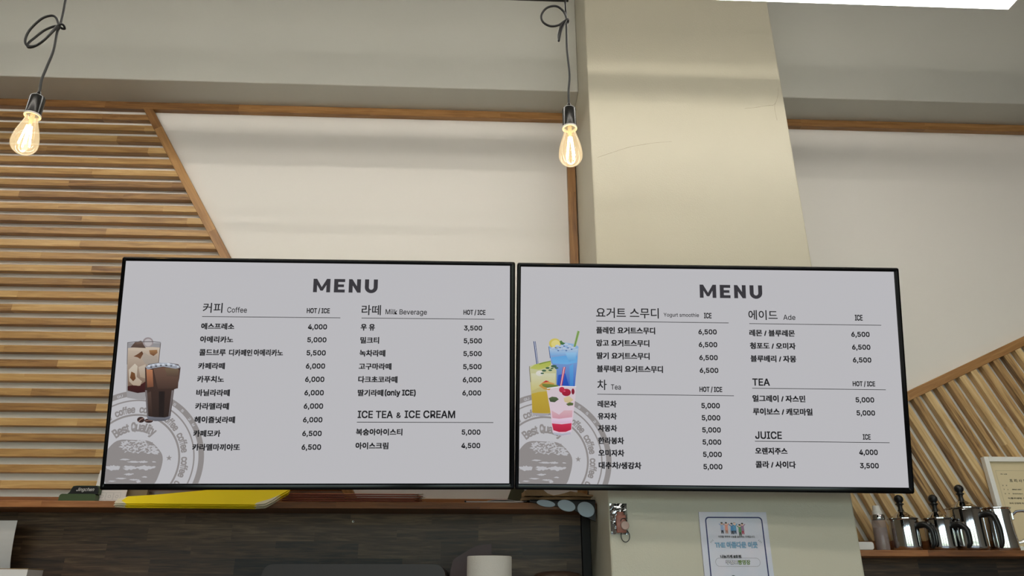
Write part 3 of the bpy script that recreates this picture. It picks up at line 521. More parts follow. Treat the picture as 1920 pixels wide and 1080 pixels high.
bm = BM(); box(bm, CX0, CX1, CY, YW, 0, CEIL, 0.006)
col = st('column', bm, m_column)
cracks = [[(1.202, 3.452), (1.199, 3.425), (1.186, 3.388), (1.172, 3.366), (1.147, 3.362), (1.10, 3.352), (1.05, 3.345)],
          [(1.186, 3.388), (1.176, 3.362), (1.174, 3.33), (1.176, 3.292)],
          [(0.437, 3.096), (0.49, 3.118), (0.534, 3.135), (0.575, 3.150), (0.609, 3.158), (0.67, 3.17), (0.738, 3.178)]]
bm = BM()
for cpts in cracks:
    pts = smooth_pts([(x+rng.uniform(-.001, .001), CY-0.0002, z) for x, z in cpts], 4)
    tube(bm, pts, [0.0007*rng.uniform(.4, 1.0) for _ in pts], 5)
tag(ob('plaster_crack', bm, pbr('crack_line', (150, 140, 118), 0.9), col), label='fine hairline cracks in the plaster')  # cracks drawn as thin tubes, a tone darker than the column paint
st('beam_left', box(BM(), -4.0, CX0, 2.68, YW, BEAMZ, CEIL, 0.004), m_beam)
st('beam_right', box(BM(), CX1, 4.5, 2.68, YW, BEAMZ, CEIL, 0.004), m_beam)

def bar(name, p0, p1, wd, m, parent=None, y0=YS, y1=YW-0.0005, cuts=(), ext=0.0):
    """batten on the back wall from p0 to p1 (X,Z), local X along its length, cut by planes ((x,z),(nx,nz))"""
    a = Vector((p0[0], 0, p0[1])); b = Vector((p1[0], 0, p1[1])); d = (b-a).normalized(); L = (b-a).length
    n = Vector((0, 1, 0)); up = d.cross(n); mid = (a+b)/2
    bm = BM(); box(bm, -L/2, L/2, y0, y1, -wd/2, wd/2)
    es = [e for e in bm.edges if abs((e.verts[0].co-e.verts[1].co).normalized().x) > 0.9]
    bmesh.ops.bevel(bm, geom=es, offset=0.0016, segments=1, affect='EDGES')
    R = Matrix((d, n, up)).transposed()
    Mx = Matrix.Translation(mid) @ R.to_4x4(); inv = Mx.inverted()
    for co, no in cuts:
        c = inv @ Vector((co[0], 0, co[1])); q = inv.to_3x3() @ Vector((no[0], 0, no[1]))
        r = bmesh.ops.bisect_plane(bm, geom=bm.verts[:]+bm.edges[:]+bm.faces[:], plane_co=c, plane_no=q, clear_outer=True)
        ed = [e for e in bm.edges if e.is_boundary]
        if ed: bmesh.ops.holes_fill(bm, edges=ed)
    if not bm.faces: bm.free(); return None
    o = ob(name, bm, m, parent); o.matrix_local = Mx
    return o

# top trim under the beam, joint pieces and the upright by the column
t1 = bar('trim_1', (-4.0, 3.585), (CX0, 3.585), 0.038, m_trim); tag(t1, kind='structure')
t2 = bar('trim_2', (CX1, 3.585), (4.5, 3.585), 0.038, m_trim); tag(t2, kind='structure')
t3 = bar('trim_3', (0.393, 1.83), (0.393, 3.566), 0.036, m_trim); tag(t3, kind='structure')

# left slatted panel
D0 = Vector((-1.534, 3.564)); D1 = Vector((-1.084, 2.838)); dd = (D1-D0).normalized(); dn = Vector((-dd.y, dd.x))
if dn.x < 0: dn = -dn
LS = 1.825; LSB = 1.803          # left shelf top and underside
pl = thing('slat_panel', (0, 0, 0), 'horizontal oak-brown slat panel on the left wall ending in a diagonal batten', 'wall panel')
E0 = D0+dd*((3.566-D0.y)/dd.y); E1 = D0+dd*((LS-D0.y)/dd.y)
tag(bar('edge_batten', E0-dd*0.06, E1+dd*0.06, 0.036, m_trim, pl, y0=YS-0.002, cuts=(((0, 3.566), (0, 1)), ((0, LS), (0, -1)))), label='diagonal edge batten')
cutL = ((D0+(-dn)*0.018), dn)
for i in range(30):
    z = 3.5203-0.05785*i
    if z < LS+0.02: break
    xr = D0.x+dd.x*((z-0.03-D0.y)/dd.y)+0.05
    bar('slat', (-3.2, z), (xr, z), 0.0295, m_slat, pl, cuts=(cutL,))
bar('base_batten', (-3.2, LS+0.016), (CX0-0.001, LS+0.016), 0.032, m_shelf, pl)

# right slatted panel, slats across the rising border
RS = 1.671; RSB = 1.650
pr = thing('slat_panel', (0, 0, 0), 'slanted slat panel on the right wall with a rising border batten', 'wall panel')
B0 = Vector((1.736, 2.269)); bd = Vector((cos(radians(23.75)), sin(radians(23.75)))); bn_ = Vector((bd.y, -bd.x))
cR = (((CX1+0.001, 0), (-1, 0)),)
tag(bar('border_batten', B0-bd*0.62, B0+bd*2.2, 0.036, m_trim, pr, y0=YS-0.002, cuts=cR), label='rising border batten')
s0 = (Vector((1.7675, 2.2615))-B0).dot(bd)
for i in range(-22, 34):
    p = B0+bd*(s0+0.0585*i)+bn_*0.018
    q = p+bn_*1.5
    bar('slat', p-bn_*0.004, q, 0.0305, m_slat2, pr, cuts=cR+(((0, RS+0.040), (0, -1)), ((B0+bn_*0.018), -bn_)))
bar('base_batten', (CX1+0.001, RS+0.020), (4.0, RS+0.020), 0.040, m_shelf, pr)

# wall panelling under the shelves
def panel(name, x0, x1, z1, label):
    bm = BM(); xm = (x0+x1)/2; box(bm, x0-xm, x1-xm, 2.85, YW-0.0006, 0.9, z1-0.0003)
    o = ob(name, bm, m_panel); o.location.x = xm
    return tag(o, label, 'wall panel')
panel('backsplash_panel', -3.2, 0.381, LSB, 'dark walnut plank backsplash under the left shelf')
panel('backsplash_panel', CX1+0.001, 4.0, RSB, 'dark walnut plank backsplash under the right shelf')
tag(ob('panel_post', box(BM(), 0.382, CX0-0.001, 2.83, YW, 0.9, LSB, 0.002), m_dark), 'narrow black upright closing the backsplash beside the column', 'post')
SF = 2.66
def shelf(x0, x1, z0, z1, label):
    xm = (x0+x1)/2
    bm = BM(); box(bm, x0-xm, x1-xm, SF, YW-0.001, z0, z1, 0.0015)
    o = ob('wall_shelf', bm, m_shelf); o.location.x = xm
    return tag(o, label, 'shelf')
shelf(-3.2, CX0-0.001, LSB, LS, 'long wooden shelf under the left menu screen')
shelf(CX1+0.001, 4.0, RSB, RS, 'wooden shelf right of the column holding steel jugs')

# ------------------------------------------------------------------ lamps
def linear_lamp(x0, x1, y, z, label, hw=0.035, dh=0.034, ml=None):
    xm = (x0+x1)/2
    t = thing('linear_light', (xm, y, z), label, 'ceiling light')
    L = (x1-x0)/2
    bm = BM(); c_ = min(.010, dh*.4); prof = [(-hw, dh), (-hw, c_), (-hw+c_, 0.0), (hw-c_, 0.0), (hw, c_), (hw, dh)]
    a = [bm.verts.new((-L, p[0], p[1])) for p in prof]; b = [bm.verts.new((L, p[0], p[1])) for p in prof]
    for i in range(len(prof)-1): bm.faces.new((a[i], a[i+1], b[i+1], b[i]))
    bm.faces.new(a); bm.faces.new(b); bm.faces.new((a[0], b[0], b[-1], a[-1]))
    tag(ob('diffuser', bm, ml or m_lamp, t), label='glowing white diffuser')
    ob('housing', box(BM(), -L, L, -hw-0.002, hw+0.002, dh+0.0005, 0.085, 0.003), m_housing, t)
    for s in (-0.8, 0, 0.8):
        bm = BM(); tube(bm, [(L*s, 0, 0.085), (L*s, 0, CEIL-z)], 0.004, 8); ob('suspension_rod', bm, m_steel2, t, True)
    return t
linear_lamp(-3.0, 1.836, 1.909, 3.436, 'bright white linear lamp along the top right edge of the photo')
linear_lamp(-3.2, 3.4, 0.80, 3.575, 'linear lamp hanging above the viewer, just in front', 0.018, 0.016, m_lamp2)
linear_lamp(-3.2, 3.4, -0.40, 3.575, 'linear lamp hanging just behind the viewer', 0.018, 0.016, m_lamp2)
linear_lamp(-3.2, 3.4, -1.60, 3.575, 'linear lamp hanging farthest behind the viewer', 0.018, 0.016, m_lamp2)

PY = 1.70
rail = thing('track_rail', (-0.8, PY, 3.19), 'thin black rail the two bulb pendants hang from', 'rail')
ob('rail', box(BM(), -1.1, 1.046, -0.012, 0.012, 0, 0.026, 0.002), m_black, rail)
for s in (-0.9, 0.9):
    bm = BM(); tube(bm, [(s, 0, 0.026), (s, 0, CEIL-3.19)], 0.003, 8); ob('suspension_rod', bm, m_steel2, rail, True)

def pendant(x, zs, zj, zb, cord, loops, label):
    t = thing('pendant_lamp', (x, PY, zb), label, 'pendant lamp', 'bare filament bulb pendants')
    R_ = 0.0195
    bm = BM(); z0 = zj-zb; z1 = zs-zb
    lathe(bm, [(0, z0+0.004), (0.0172, z0+0.004), (0.0172, z0-0.004), (R_+0.0008, z0-0.004), (R_+0.0008, z0+0.001), (R_, z0+0.002), (R_, z1-0.006), (R_-0.002, z1-0.002), (R_-0.005, z1), (0.007, z1), (0.007, z1+0.004), (0.0055, z1+0.012), (0.0035, z1+0.016), (0, z1+0.016)], 40)
    ob('socket', bm, m_socket, t, True)
    bm = BM(); lathe(bm, [(0.0158, z0-.001), (0.0205, z0-.001), (0.0208, z0-.004), (0.0205, z0-.006), (0.0162, z0-.006), (0.0158, z0-.001)], 36)
    tag(ob('collar', bm, m_white, t, True), label='pale ring under the socket')
    h = z0
    prof = [(0.0150, h), (0.0152, h-0.008), (0.0165, h-0.018)]
    for k in range(0, 25):
        u = k/24.0
        # pear outline of the bulb
        zz = (h-0.018)*(1-u)
        prof.append((0.0165+(0.0325-0.0165)*sin(min(1, u/0.70)*pi/2)**1.15 if u < 0.70 else 0.0325*sqrt(max(0, 1-((u-0.70)/0.30)**2)), zz))
    bm = BM(); lathe(bm, prof, 40)
    ob('bulb', bm, m_glass, t, True)
    bm = BM(); lathe(bm, [(0, h), (0.006, h), (0.0055, h-0.02), (0.003, h-0.034), (0.0035, h-0.040), (0, h-0.040)], 16)
    ob('filament_stem', bm, pbr('glass_stem', (235, 215, 170), 0.2), t, True)
    bm = BM()
    for k in range(4):
        a = radians(45+90*k)
        tube(bm, [(0.005*cos(a), 0.005*sin(a), h-0.036), (0.0125*cos(a), 0.0125*sin(a), 0.032), (0.013*cos(a), 0.013*sin(a), 0.026)], 0.0022, 8)
    tag(ob('filament', bm, m_fil, t, True), label='four glowing filament sticks')
    bm = BM()
    tube(bm, smooth_pts([(px-x, py, pz-zb) for px, py, pz in cord], 6), 0.0034, 10)
    ob('cord', bm, m_cord, t, True)
    bm = BM()
    for lp in loops: tube(bm, smooth_pts([(px-x, py, pz-zb) for px, py, pz in lp], 6), 0.0033, 10)
    tag(ob('cord_knot', bm, m_cord, t, True), label='spare cord tied in a loop')
    return t
pendant(-1.2185, 2.7876, 2.729, 2.606,
        [(-1.218, 0, 2.80), (-1.2225, 0, 2.843), (-1.219, 0, 2.888), (-1.2145, 0, 2.944), (-1.219, 0, 3.01), (-1.2165, 0, 3.03), (-1.219, 0, 3.087), (-1.222, 0, 3.127), (-1.221, 0, 3.19)],
        [[(-1.2165, -.006, 3.030), (-1.227, -.010, 3.052), (-1.240, -.014, 3.055), (-1.262, -.016, 3.040), (-1.284, -.016, 3.000), (-1.289, -.014, 2.966), (-1.281, -.010, 2.950), (-1.262, -.008, 2.952), (-1.243, -.008, 2.972), (-1.226, -.008, 3.008), (-1.213, -.008, 3.030), (-1.205, -.004, 3.032), (-1.204, .004, 3.026), (-1.214, .006, 3.028)],
         [(-1.214, .006, 3.030), (-1.232, .006, 3.036), (-1.258, .004, 3.018), (-1.277, 0, 2.985), (-1.284, -.006, 2.962), (-1.278, -.010, 2.945), (-1.258, -.014, 2.946), (-1.238, -.014, 2.968), (-1.222, -.010, 3.006), (-1.214, -.006, 3.026)]],
        'lit bare bulb pendant in front of the left slat panel')
pendant(0.2346, 2.7956, 2.733, 2.609,
        [(0.2345, 0, 2.808), (0.235, 0, 2.856), (0.2395, 0, 2.912), (0.2345, 0, 3.007), (0.2355, 0, 3.10), (0.2345, 0, 3.15), (0.2345, 0, 3.19)],
        [[(0.236, -.006, 3.108), (0.228, -.010, 3.132), (0.206, -.014, 3.149), (0.178, -.014, 3.142), (0.161, -.012, 3.116), (0.165, -.010, 3.092), (0.186, -.008, 3.079), (0.210, -.008, 3.083), (0.230, -.008, 3.100), (0.240, -.004, 3.110), (0.240, .006, 3.106), (0.231, .006, 3.102)],
         [(0.236, -.005, 3.108), (0.228, -.010, 3.088), (0.218, -.012, 3.060), (0.211, -.012, 3.026), (0.210, -.010, 3.026), (0.211, -.008, 3.052), (0.220, -.008, 3.086), (0.232, -.006, 3.104)]],
        'lit bare bulb pendant hanging beside the column')

# ------------------------------------------------------------------ menu screens
def menu_letters(bm, u0, v0, wd, ht, y):
    """MENU in wide heavy capitals"""
    k = wd/722.0; kv = ht/150.0; out = []
    P = lambda pts, dx: out.extend(poly(bm, [(u0+(x+dx)*k, v0+z*kv) for x, z in pts], y))
    P([(0, 0), (43, 0), (43, 82), (82, 18), (108, 18), (147, 82), (147, 0), (190, 0), (190, 150), (150, 150), (95, 58), (40, 150), (0, 150)], 0)
    P([(0, 0), (122, 0), (122, 33), (46, 33), (46, 60), (111, 60), (111, 90), (46, 90), (46, 117), (122, 117), (122, 150), (0, 150)], 232)
    P([(0, 0), (44, 0), (44, 78), (97, 0), (135, 0), (135, 150), (91, 150), (91, 72), (38, 150), (0, 150)], 397)
    n = 14
    o = [(0, 150), (0, 62)]+[(72.5-72.5*cos(pi*i/n), 62-66*sin(pi*i/n)) for i in range(1, n)]+[(145, 62), (145, 150), (99, 150), (99, 60)]
    o += [(72.5+26.5*cos(pi*i/n), 60-26*sin(pi*i/n)) for i in range(1, n)]+[(46, 60), (46, 150)]
    P(o, 577)
    return out
SX0, SX1, SZ0, SZ1 = -0.6065, 0.6020, -0.3370, 0.3420
EC = (-0.5275, -0.269)
def emblem(parent, seed):
    r_ = random.Random(seed); bm = BM(); y = -0.0006
    grey = (146, 141, 140); light = (190, 189, 193); jobs = []
    def circ(r, n=120): return ell(EC[0], EC[1], r, r, n)
    for ro, ri in ((0.2075, 0.1910), (0.1797, 0.1755), (0.1370, 0.1312)):
        jobs.append((ring2(bm, circ(ro), circ(ri), y), grey))
    def arc_text(s, rmid, ht, wchar, a_c, colr, yy, off=0.034):
        tot = sum(wchar*(0.55 if c in 'itlf ' else 1.0) for c in s); a = a_c-degrees(tot/rmid)/2
        for c in s:
            wc = wchar*(0.55 if c in 'itlf ' else 1.0); am = a+degrees(wc/rmid)/2; a += degrees(wc/rmid)
            if c == ' ': continue
            vs, fs = glyphs(c); y0 = min(p[1] for p in vs); y1 = max(p[1] for p in vs)
            kk = ht/0.73; T = radians(am); er = Vector((sin(T), cos(T))); et = Vector((cos(T), -sin(T)))
            x0 = min(p[0] for p in vs); x1 = max(p[0] for p in vs); sxx = wc*0.86/(x1-x0)
            ff = []
            for ex, ez in ((-1, -1), (1, -1), (-1, 1), (1, 1)):
                ex *= ht*off; ez *= ht*off; nv = []
                for p in vs:
                    q = Vector(EC)+er*(rmid+(p[1]-0.36)*kk+ez)+et*((p[0]-(x0+x1)/2)*sxx+ex); nv.append(bm.verts.new((q.x, yy, q.y)))
                for f in fs:
                    try: ff.append(bm.faces.new([nv[i] for i in f]))
                    except ValueError: pass
            jobs.append((ff, colr))
    for k in range(-1, 6): arc_text('coffee', 0.1555, 0.029, 0.0123, -15+28.2*k, grey, y)
    arc_text('Best Quality', 0.104, 0.036, 0.0142, -3, grey, y)
    for s, a in (('QU', -17), ('S', 33), ('5', 42), ('2', 52), ('M', 58), ('G', 112)):
        arc_text(s, 0.1992, 0.010, 0.009, a, light, y-0.0003, 0.03)
    # five-pointed star
    cs = (-0.4235, -0.2625)
    jobs.append((poly(bm, [(cs[0]+(0.0092 if i % 2 == 0 else 0.0037)*sin(pi*i/5), cs[1]+(0.0092 if i % 2 == 0 else 0.0037)*cos(pi*i/5)) for i in range(10)], y), grey))
    # coffee bean sign: a lumpy dark body with worn light bands
    bc = (-0.531, -0.285); body = []
    for i in range(72):
        a = 2*pi*i/72; rx, rz = 0.0865, 0.079
        rr = 1+0.03*sin(3*a+0.6)+0.02*sin(7*a)
        body.append((bc[0]+rx*rr*math.copysign(abs(cos(a))**0.8, cos(a)), bc[1]+rz*rr*math.copysign(abs(sin(a))**0.85, sin(a))))
    jobs.append((poly(bm, body, y), grey))
    def jag(cx, cz, rx, rz, n=26, rough=0.35):
        return [(cx+rx*cos(2*pi*i/n)*(1+r_.uniform(-rough, rough)), cz+rz*sin(2*pi*i/n)*(1+r_.uniform(-rough, rough))) for i in range(n)]
    for cx, cz, rx, rz in ((-.582, -.236, .026, .013), (-.545, -.226, .026, .013), (-.512, -.224, .026, .013), (-.480, -.238, .022, .011), (-.527, -.238, .03, .010), (-.465, -.246, .010, .006),
                           (-.585, -.268, .020, .0028), (-.553, -.267, .014, .0022), (-.527, -.274, .016, .0030), (-.497, -.274, .014, .0034), (-.467, -.274, .006, .002),
                           (-.586, -.291, .020, .0075), (-.535, -.291, .020, .0066), (-.492, -.291, .020, .0066), (-.466, -.289, .006, .003),
                           (-.537, -.310, .012, .003), (-.560, -.322, .014, .002), (-.520, -.326, .016, .002), (-.490, -.318, .008, .002), (-.585, -.330, .010, .002), (-.507, -.331, .006, .004)):
        jobs.append((poly(bm, jag(cx, cz, rx, rz), y-0.0003), light))
    for _ in range(130):
        cx = r_.gauss(-.522, .026); cz = r_.uniform(-.246, -.216); s = r_.uniform(.0008, .0026)
        jobs.append((poly(bm, jag(cx, cz, s*1.6, s, 7, .5), y-0.0006), grey))
    for f, c in jobs: paint(bm, [q for q in f if q.is_valid], c)
    clip(bm, SX0, SX1, SZ0, SZ1)
    return ob('emblem', bm, m_lit, parent)
OFF = dict(t=0.012, l=0.010, n=0.034, b=0.042, p=0.035, h=0.032)
def television(loc, rot, label, txt, lines, menu, pics, mount):
    t = thing('television', loc, label, 'menu screen', 'menu screens', tuple(radians(a) for a in rot))
    # frame with a rounded glossy lip
    bm = BM(); hw, hh = 0.6192, 0.356
    o = rrect(-hw, hw, -hh, hh, 0.006, 4); 
    def shrink(pts, d): return [(u-math.copysign(d, u), v-math.copysign(d, v)) for u, v in pts]
    inn = rrect(SX0-0.0004, SX1+0.0004, SZ0-0.0004, SZ1+0.0004, 0.0005, 4)
    loops = [(o, 0.030), (o, 0.002), (shrink(o, 0.0015), -0.002), (shrink(o, 0.004), -0.0035), (shrink(o, 0.0085), -0.0035), (inn, -0.0005), (inn, 0.006)]
    rings = [[bm.verts.new((u, y, v)) for u, v in pts] for pts, y in loops]
    for a, b in zip(rings, rings[1:]):
        n = len(a)
        for i in range(n): bm.faces.new((a[i], a[(i+1) % n], b[(i+1) % n], b[i]))
    tag(ob('bezel', bm, m_gloss, t, True), label='glossy black frame')
    bm = BM(); box(bm, -hw+0.003, hw-0.003, 0.012, 0.032, -hh+0.003, hh-0.003, 0.003); box(bm, -0.40, 0.40, 0.032, 0.055, -0.26, 0.16, 0.006)
    ob('back_cover', bm, m_black, t)
    bm = BM(); box(bm, SX0-0.002, SX1+0.002, 0.0, 0.004, SZ0-0.002, SZ1+0.002)
    s = tag(ob('screen', bm, m_screen, t), label='lit pale grey menu display')
    y = -0.0012; bm = BM(); ink = (20, 20, 24)
    fs = menu_letters(bm, menu[0], menu[1], menu[2], menu[3], y); paint(bm, fs, (52, 50, 56))
    tag(ob('heading_lettering', bm, m_lit, s), label='heavy dark MENU heading')
    secs = {}
    for row in txt:
        col_ = [l for l in lines if l[0]-0.02 < row[2] < l[2]+0.02 and row[3] < l[1]+0.045]
        secs.setdefault(min(col_, key=lambda l: l[1]), []).append(row)
    for ln in lines:
        bm = BM(); fs = poly(bm, [(ln[0], ln[1]-.0009), (ln[2], ln[1]-.0009), (ln[2], ln[1]+.0009), (ln[0], ln[1]+.0009)], y)
        for k, str_, u, v, wd, ht in secs.get(ln, []): fs += put_text(bm, str_, u, v, wd, ht, y, OFF[k])
        paint(bm, fs, ink)
        tag(ob('menu_section', bm, m_lit, s), label='black drink names and prices under one heading')
    emblem(s, 5)
    for key, yb in pics:
        bm = BM(); d = -0.0014-yb
        for i, (c1, c2, pts) in enumerate(PIC[key][1]):
            f = bm.faces.new([bm.verts.new((u, d-0.00002*i, v)) for u, v in pts]); paint(bm, [f], c1, c2)
        o = ob({'latte': 'latte_picture', 'coffee': 'iced_coffee_picture', 'beans': 'coffee_bean_picture', 'blue': 'blue_ade_picture', 'lemonade': 'lemonade_picture', 'pink': 'pink_ade_picture'}[key], bm, m_lit, s)
        o['label'] = {'latte': 'picture of a tall iced latte', 'coffee': 'picture of a dark iced coffee', 'beans': 'picture of two coffee beans', 'blue': 'picture of a blue iced drink', 'lemonade': 'picture of a yellow iced drink', 'pink': 'picture of a pink iced drink'}[key]
    # bracket back to the wall or column
    M3 = Euler([radians(a) for a in rot]).to_matrix(); inv = M3.transposed()
    bm = BM()
    for sx in (-0.12, 0.12):
        p = Vector((sx, 0.055, 0)); wl = Vector(loc)+M3 @ p
        end = inv @ (Vector((wl.x, mount-0.002, wl.z))-Vector(loc))
        tube(bm, [p-Vector((0, .002, 0)), end], 0.012, 10)
        last = end
    box(bm, -0.16, 0.16, 0.050, 0.058, -0.03, 0.03)
    e2 = inv @ (Vector((loc[0], mount-0.002, loc[2]))-Vector(loc))
    ob('wall_bracket', bm, m_black, t, True)
    return t
Z = lambda p: (p[0], p[1], p[2]+H)
television(Z((-0.513, 2.221, 0.62)), (12.17, -0.4, 0.22), 'left menu screen, coffee and milk beverage prices', TXT0, LN0, (-0.0205, 0.2490, 0.2025, 0.0432), [('latte', 0.0), ('beans', 0.0006), ('coffee', 0.0010)], YS)
television(Z((0.729, 2.214, 0.619)), (13.4, 0.49, -1.68), 'right menu screen, yogurt smoothie, ade, tea and juice prices', TXT1, LN1, (-0.0308, 0.2487, 0.2017, 0.0428), [('blue', 0.0), ('lemonade', 0.0004), ('pink', 0.0010)], CY)

# ------------------------------------------------------------------ things on the left shelf
def lettering(parent, name, items, m, fn=None, label=None):
    bm = BM()
    for s, u, v, wd, ht, off in items: put_text(bm, s, u, v, wd, ht, 0, off, fn)
    o = ob(name, bm, m, parent)
    if label: o['label'] = label
    return o
# green label printer
lp = thing('label_printer', (-1.432, 2.79, LS), 'small dark green label printer with black top at the left end of the shelf', 'label printer')
m_green = pbr('green_plastic', (62, 82, 48), 0.42)
bm = BM(); prism(bm, rrect(-0.064, 0.064, 0.0, 0.034, 0.010), -0.03, 0.028)
ob('body', bm, m_green, lp)
bm = BM(); prism(bm, [(-0.040, 0.034), (0.064, 0.034), (0.064, 0.058), (0.058, 0.062), (-0.014, 0.062), (-0.024, 0.060), (-0.029, 0.052), (-0.032, 0.041)], -0.024, 0.02)
ob('cover', bm, m_black, lp)
bm = BM(); prism(bm, [(-0.044, 0.034), (0.0655, 0.034), (0.0655, 0.060), (0.059, 0.0640), (-0.016, 0.0640), (-0.028, 0.062), (-0.033, 0.053), (-0.036, 0.042)], -0.019, 0.027)
ob('rim', bm, m_green, lp)
bm = BM(); put_text(bm, 'Jingchen', 0.020, 0.0485, 0.062, 0.0155, -0.0245, 0.004, None, 0.35)
tag(ob('brand_lettering', bm, m_white, lp), label='white script lettering')
# white card
cd = thing('instruction_card', (-1.335, 2.785, LS), 'white card with three small icons leaning beside the green printer', 'card', None, (radians(-9), 0, 0))
ob('card', box(BM(), -0.058, 0.058, 0, 0.002, 0.0, 0.125), m_paperw, cd)
bm = BM()
for k in range(3):
    cx = -0.026+0.0265*k
    ring2(bm, rrect(cx-.0122, cx+.0122, 0.016, 0.043, .002), rrect(cx-.0118, cx+.0118, 0.0164, 0.0426, .002), -0.0004)
    ring2(bm, ell(cx, 0.029, .0052, .0052, 20), ell(cx, 0.029, .0046, .0046, 20), -0.0004)
    put_text(bm, ['설정', '출력', '전원'][k], cx, 0.0115, 0.015, 0.0042, -0.0004, 0.01)
tag(ob('card_icons', bm, pbr('grey_ink', (120, 116, 116), .7), cd), label='three outlined icons with captions')
# khaki pouch
kp = thing('paper_pouch', (-1.258, 2.822, LS), 'khaki paper pouch tucked behind the white card', 'pouch', None, (radians(-3), 0, 0))
bm = BM(); prism(bm, [(-.045, 0), (.042, 0), (.043, .055), (.040, .060), (-.043, .058)], -0.006, 0.008)
ob('pouch', bm, pbr('khaki_paper', (138, 122, 92), 0.8, var=.08), kp)

# flattened yellow cartons leaning on the shelf edge
m_yel = pbr('yellow_board', (252, 224, 16), 0.55, var=0.02)
m_yelw = pbr('board_inside', (226, 216, 190), 0.7)
SL = atan(0.80)
def sheet_fn(Y0, z0, sl):
    c, s = cos(sl), sin(sl)
    return lambda u, v, d: (u, Y0+v*c-d*s, z0+v*s+d*c)
names = ['topmost yellow flattened carton of the stack on the shelf edge', 'second yellow flattened carton from the top', 'third yellow flattened carton from the top', 'lowest yellow flattened carton, resting on the shelf edge']
for k in range(4):
    t = thing('flattened_carton', (-0.95, 2.62, 0.258+H), names[k], 'carton', 'flattened yellow cartons')
    fn0 = sheet_fn(0, 0, SL); dz = -0.0042*k; jx = [0, .004, -.003, .002][k]; jv = [0, -.003, -.002, -.005][k]
    fn = lambda u, v, d, fn0=fn0, dz=dz, jx=jx, jv=jv: fn0(u+0.95+jx, v+jv, d+dz)
    Y_ = [(-1.197, 0.008), (-0.764, 0.005), (-0.731, 0.009), (-1.209, 0.05), (-1.124, 0.061), (-0.936, 0.097), (-1.219, 0.024), (-1.236, 0.034), (-1.237, 0.011), (-0.761, 0.015), (-0.724, 0.038), (-0.695, 0.065), (-0.675, 0.093), (-0.711, 0.035)]
    bm = BM(); prism(bm, [Y_[6], Y_[0], Y_[1], Y_[9], Y_[10], Y_[11], Y_[12], (Y_[12][0], 0.20), (Y_[5][0]+.05, 0.20), (Y_[5][0]+.05, Y_[5][1]+.003), Y_[5], Y_[4], Y_[3]], -0.0009, 0.0009, fn)
    ob('panel', bm, m_yel, t)
    bm = BM(); prism(bm, [Y_[0], Y_[6], Y_[3], Y_[7], Y_[8]], -0.0008, 0.0008, fn)
    tag(ob('flap', bm, m_yelw, t), label='pale unprinted left end flap')
    bm = BM(); prism(bm, [Y_[1], Y_[2], Y_[13], Y_[11], Y_[10], Y_[9]], -0.0008, 0.0008, fn)
    tag(ob('flap', bm, m_yelw, t), label='pale unprinted right end flap')
# stacked dark red cartons
m_red = pbr('maroon_board', (112, 40, 36), 0.6, var=.1)
m_terra = pbr('terracotta_board', (204, 134, 96), 0.7, var=.05)
rn = ['topmost dark red flattened carton with a terracotta face', 'second dark red carton from the top', 'third dark red carton from the top', 'fourth dark red carton from the top', 'lowest dark red flattened carton on the shelf']
for k in range(5):
    t = thing('flattened_carton', (-0.45, 2.72, LS), rn[k]+' beside the yellow ones', 'carton', 'flattened red cartons')
    z = 0.0008+0.0072*(4-k); jx = rng.uniform(-.006, .006); sl = radians(7)
    fn0 = sheet_fn(-0.006, z, sl)
    fn = lambda u, v, d, fn0=fn0, jx=jx: fn0(u+0.45+jx, v, d)
    bm = BM(); prism(bm, [(-0.700, 0.0), (-0.232, 0.0), (-0.215, 0.020), (-0.212, 0.105), (-0.70, 0.105)], 0.0, 0.0030, fn)
    ob('panel', bm, m_red, t)
    bm = BM(); prism(bm, [(-0.697, 0.002), (-0.236, 0.002), (-0.22, 0.02), (-0.218, 0.103), (-0.697, 0.103)], 0.0031, 0.0042, fn)
    tag(ob('top_face', bm, m_terra, t), label='terracotta upper face')
    bm = BM()
    pts = [(-0.233+.012*i+rng.uniform(-.003, .003), 0.0+.004*i, 0) for i in range(4)]
    for i in range(3):
        a = fn(pts[i][0], pts[i][1], rng.uniform(-.001, .005)); b = fn(pts[i+1][0], pts[i+1][1], rng.uniform(-.001, .006))
        q = [bm.verts.new(v) for v in (a, b, (b[0]+.003, b[1]+.03, b[2]+.0015), (a[0]+.003, a[1]+.03, a[2]+.0015))]
        bm.faces.new(q)
    tag(ob('torn_edge', bm, m_yelw, t), label='frayed pale end of the carton')
# booklet, olive pouch, kraft bags and the round-insert holder at the right end
bk = thing('booklet', (0.053, 2.69, LS), 'thin white booklet with black cover lying near the column end', 'booklet')
ob('pages', box(BM(), -0.098, 0.105, -0.012, 0.072, 0.003, 0.0065), m_paperw, bk)
bm = BM(); box(bm, -0.104, 0.106, -0.015, 0.075, 0.0005, 0.003, .001); box(bm, -0.104, -0.098, -0.015, 0.075, 0.003, 0.0085, .001)
ob('cover', bm, m_black, bk)
pa = thing('paper_sheet', (0.10, 2.71, LS+0.0065), 'loose white paper sheet lying on the black booklet', 'paper')
bm = BM(); g = []
for i in range(9):
    x = -0.07+0.0175*i; z = 0.0012+0.0045*max(0, sin(i*0.55))
    g.append([bm.verts.new((x, -0.03, z)), bm.verts.new((x, 0.06, z+.002)), bm.verts.new((x, 0.06, z+.003)), bm.verts.new((x, -0.03, z+.001))])
for a, b in zip(g, g[1:]):
    for k in range(4): bm.faces.new((a[k], a[(k+1) % 4], b[(k+1) % 4], b[k]))
bm.faces.new(g[0]); bm.faces.new(g[-1])
ob('sheet', bm, m_paperw, pa)
op = thing('paper_pouch', (0.137, 2.80, LS+.006), 'dark olive pouch standing under the gap between the screens', 'pouch')
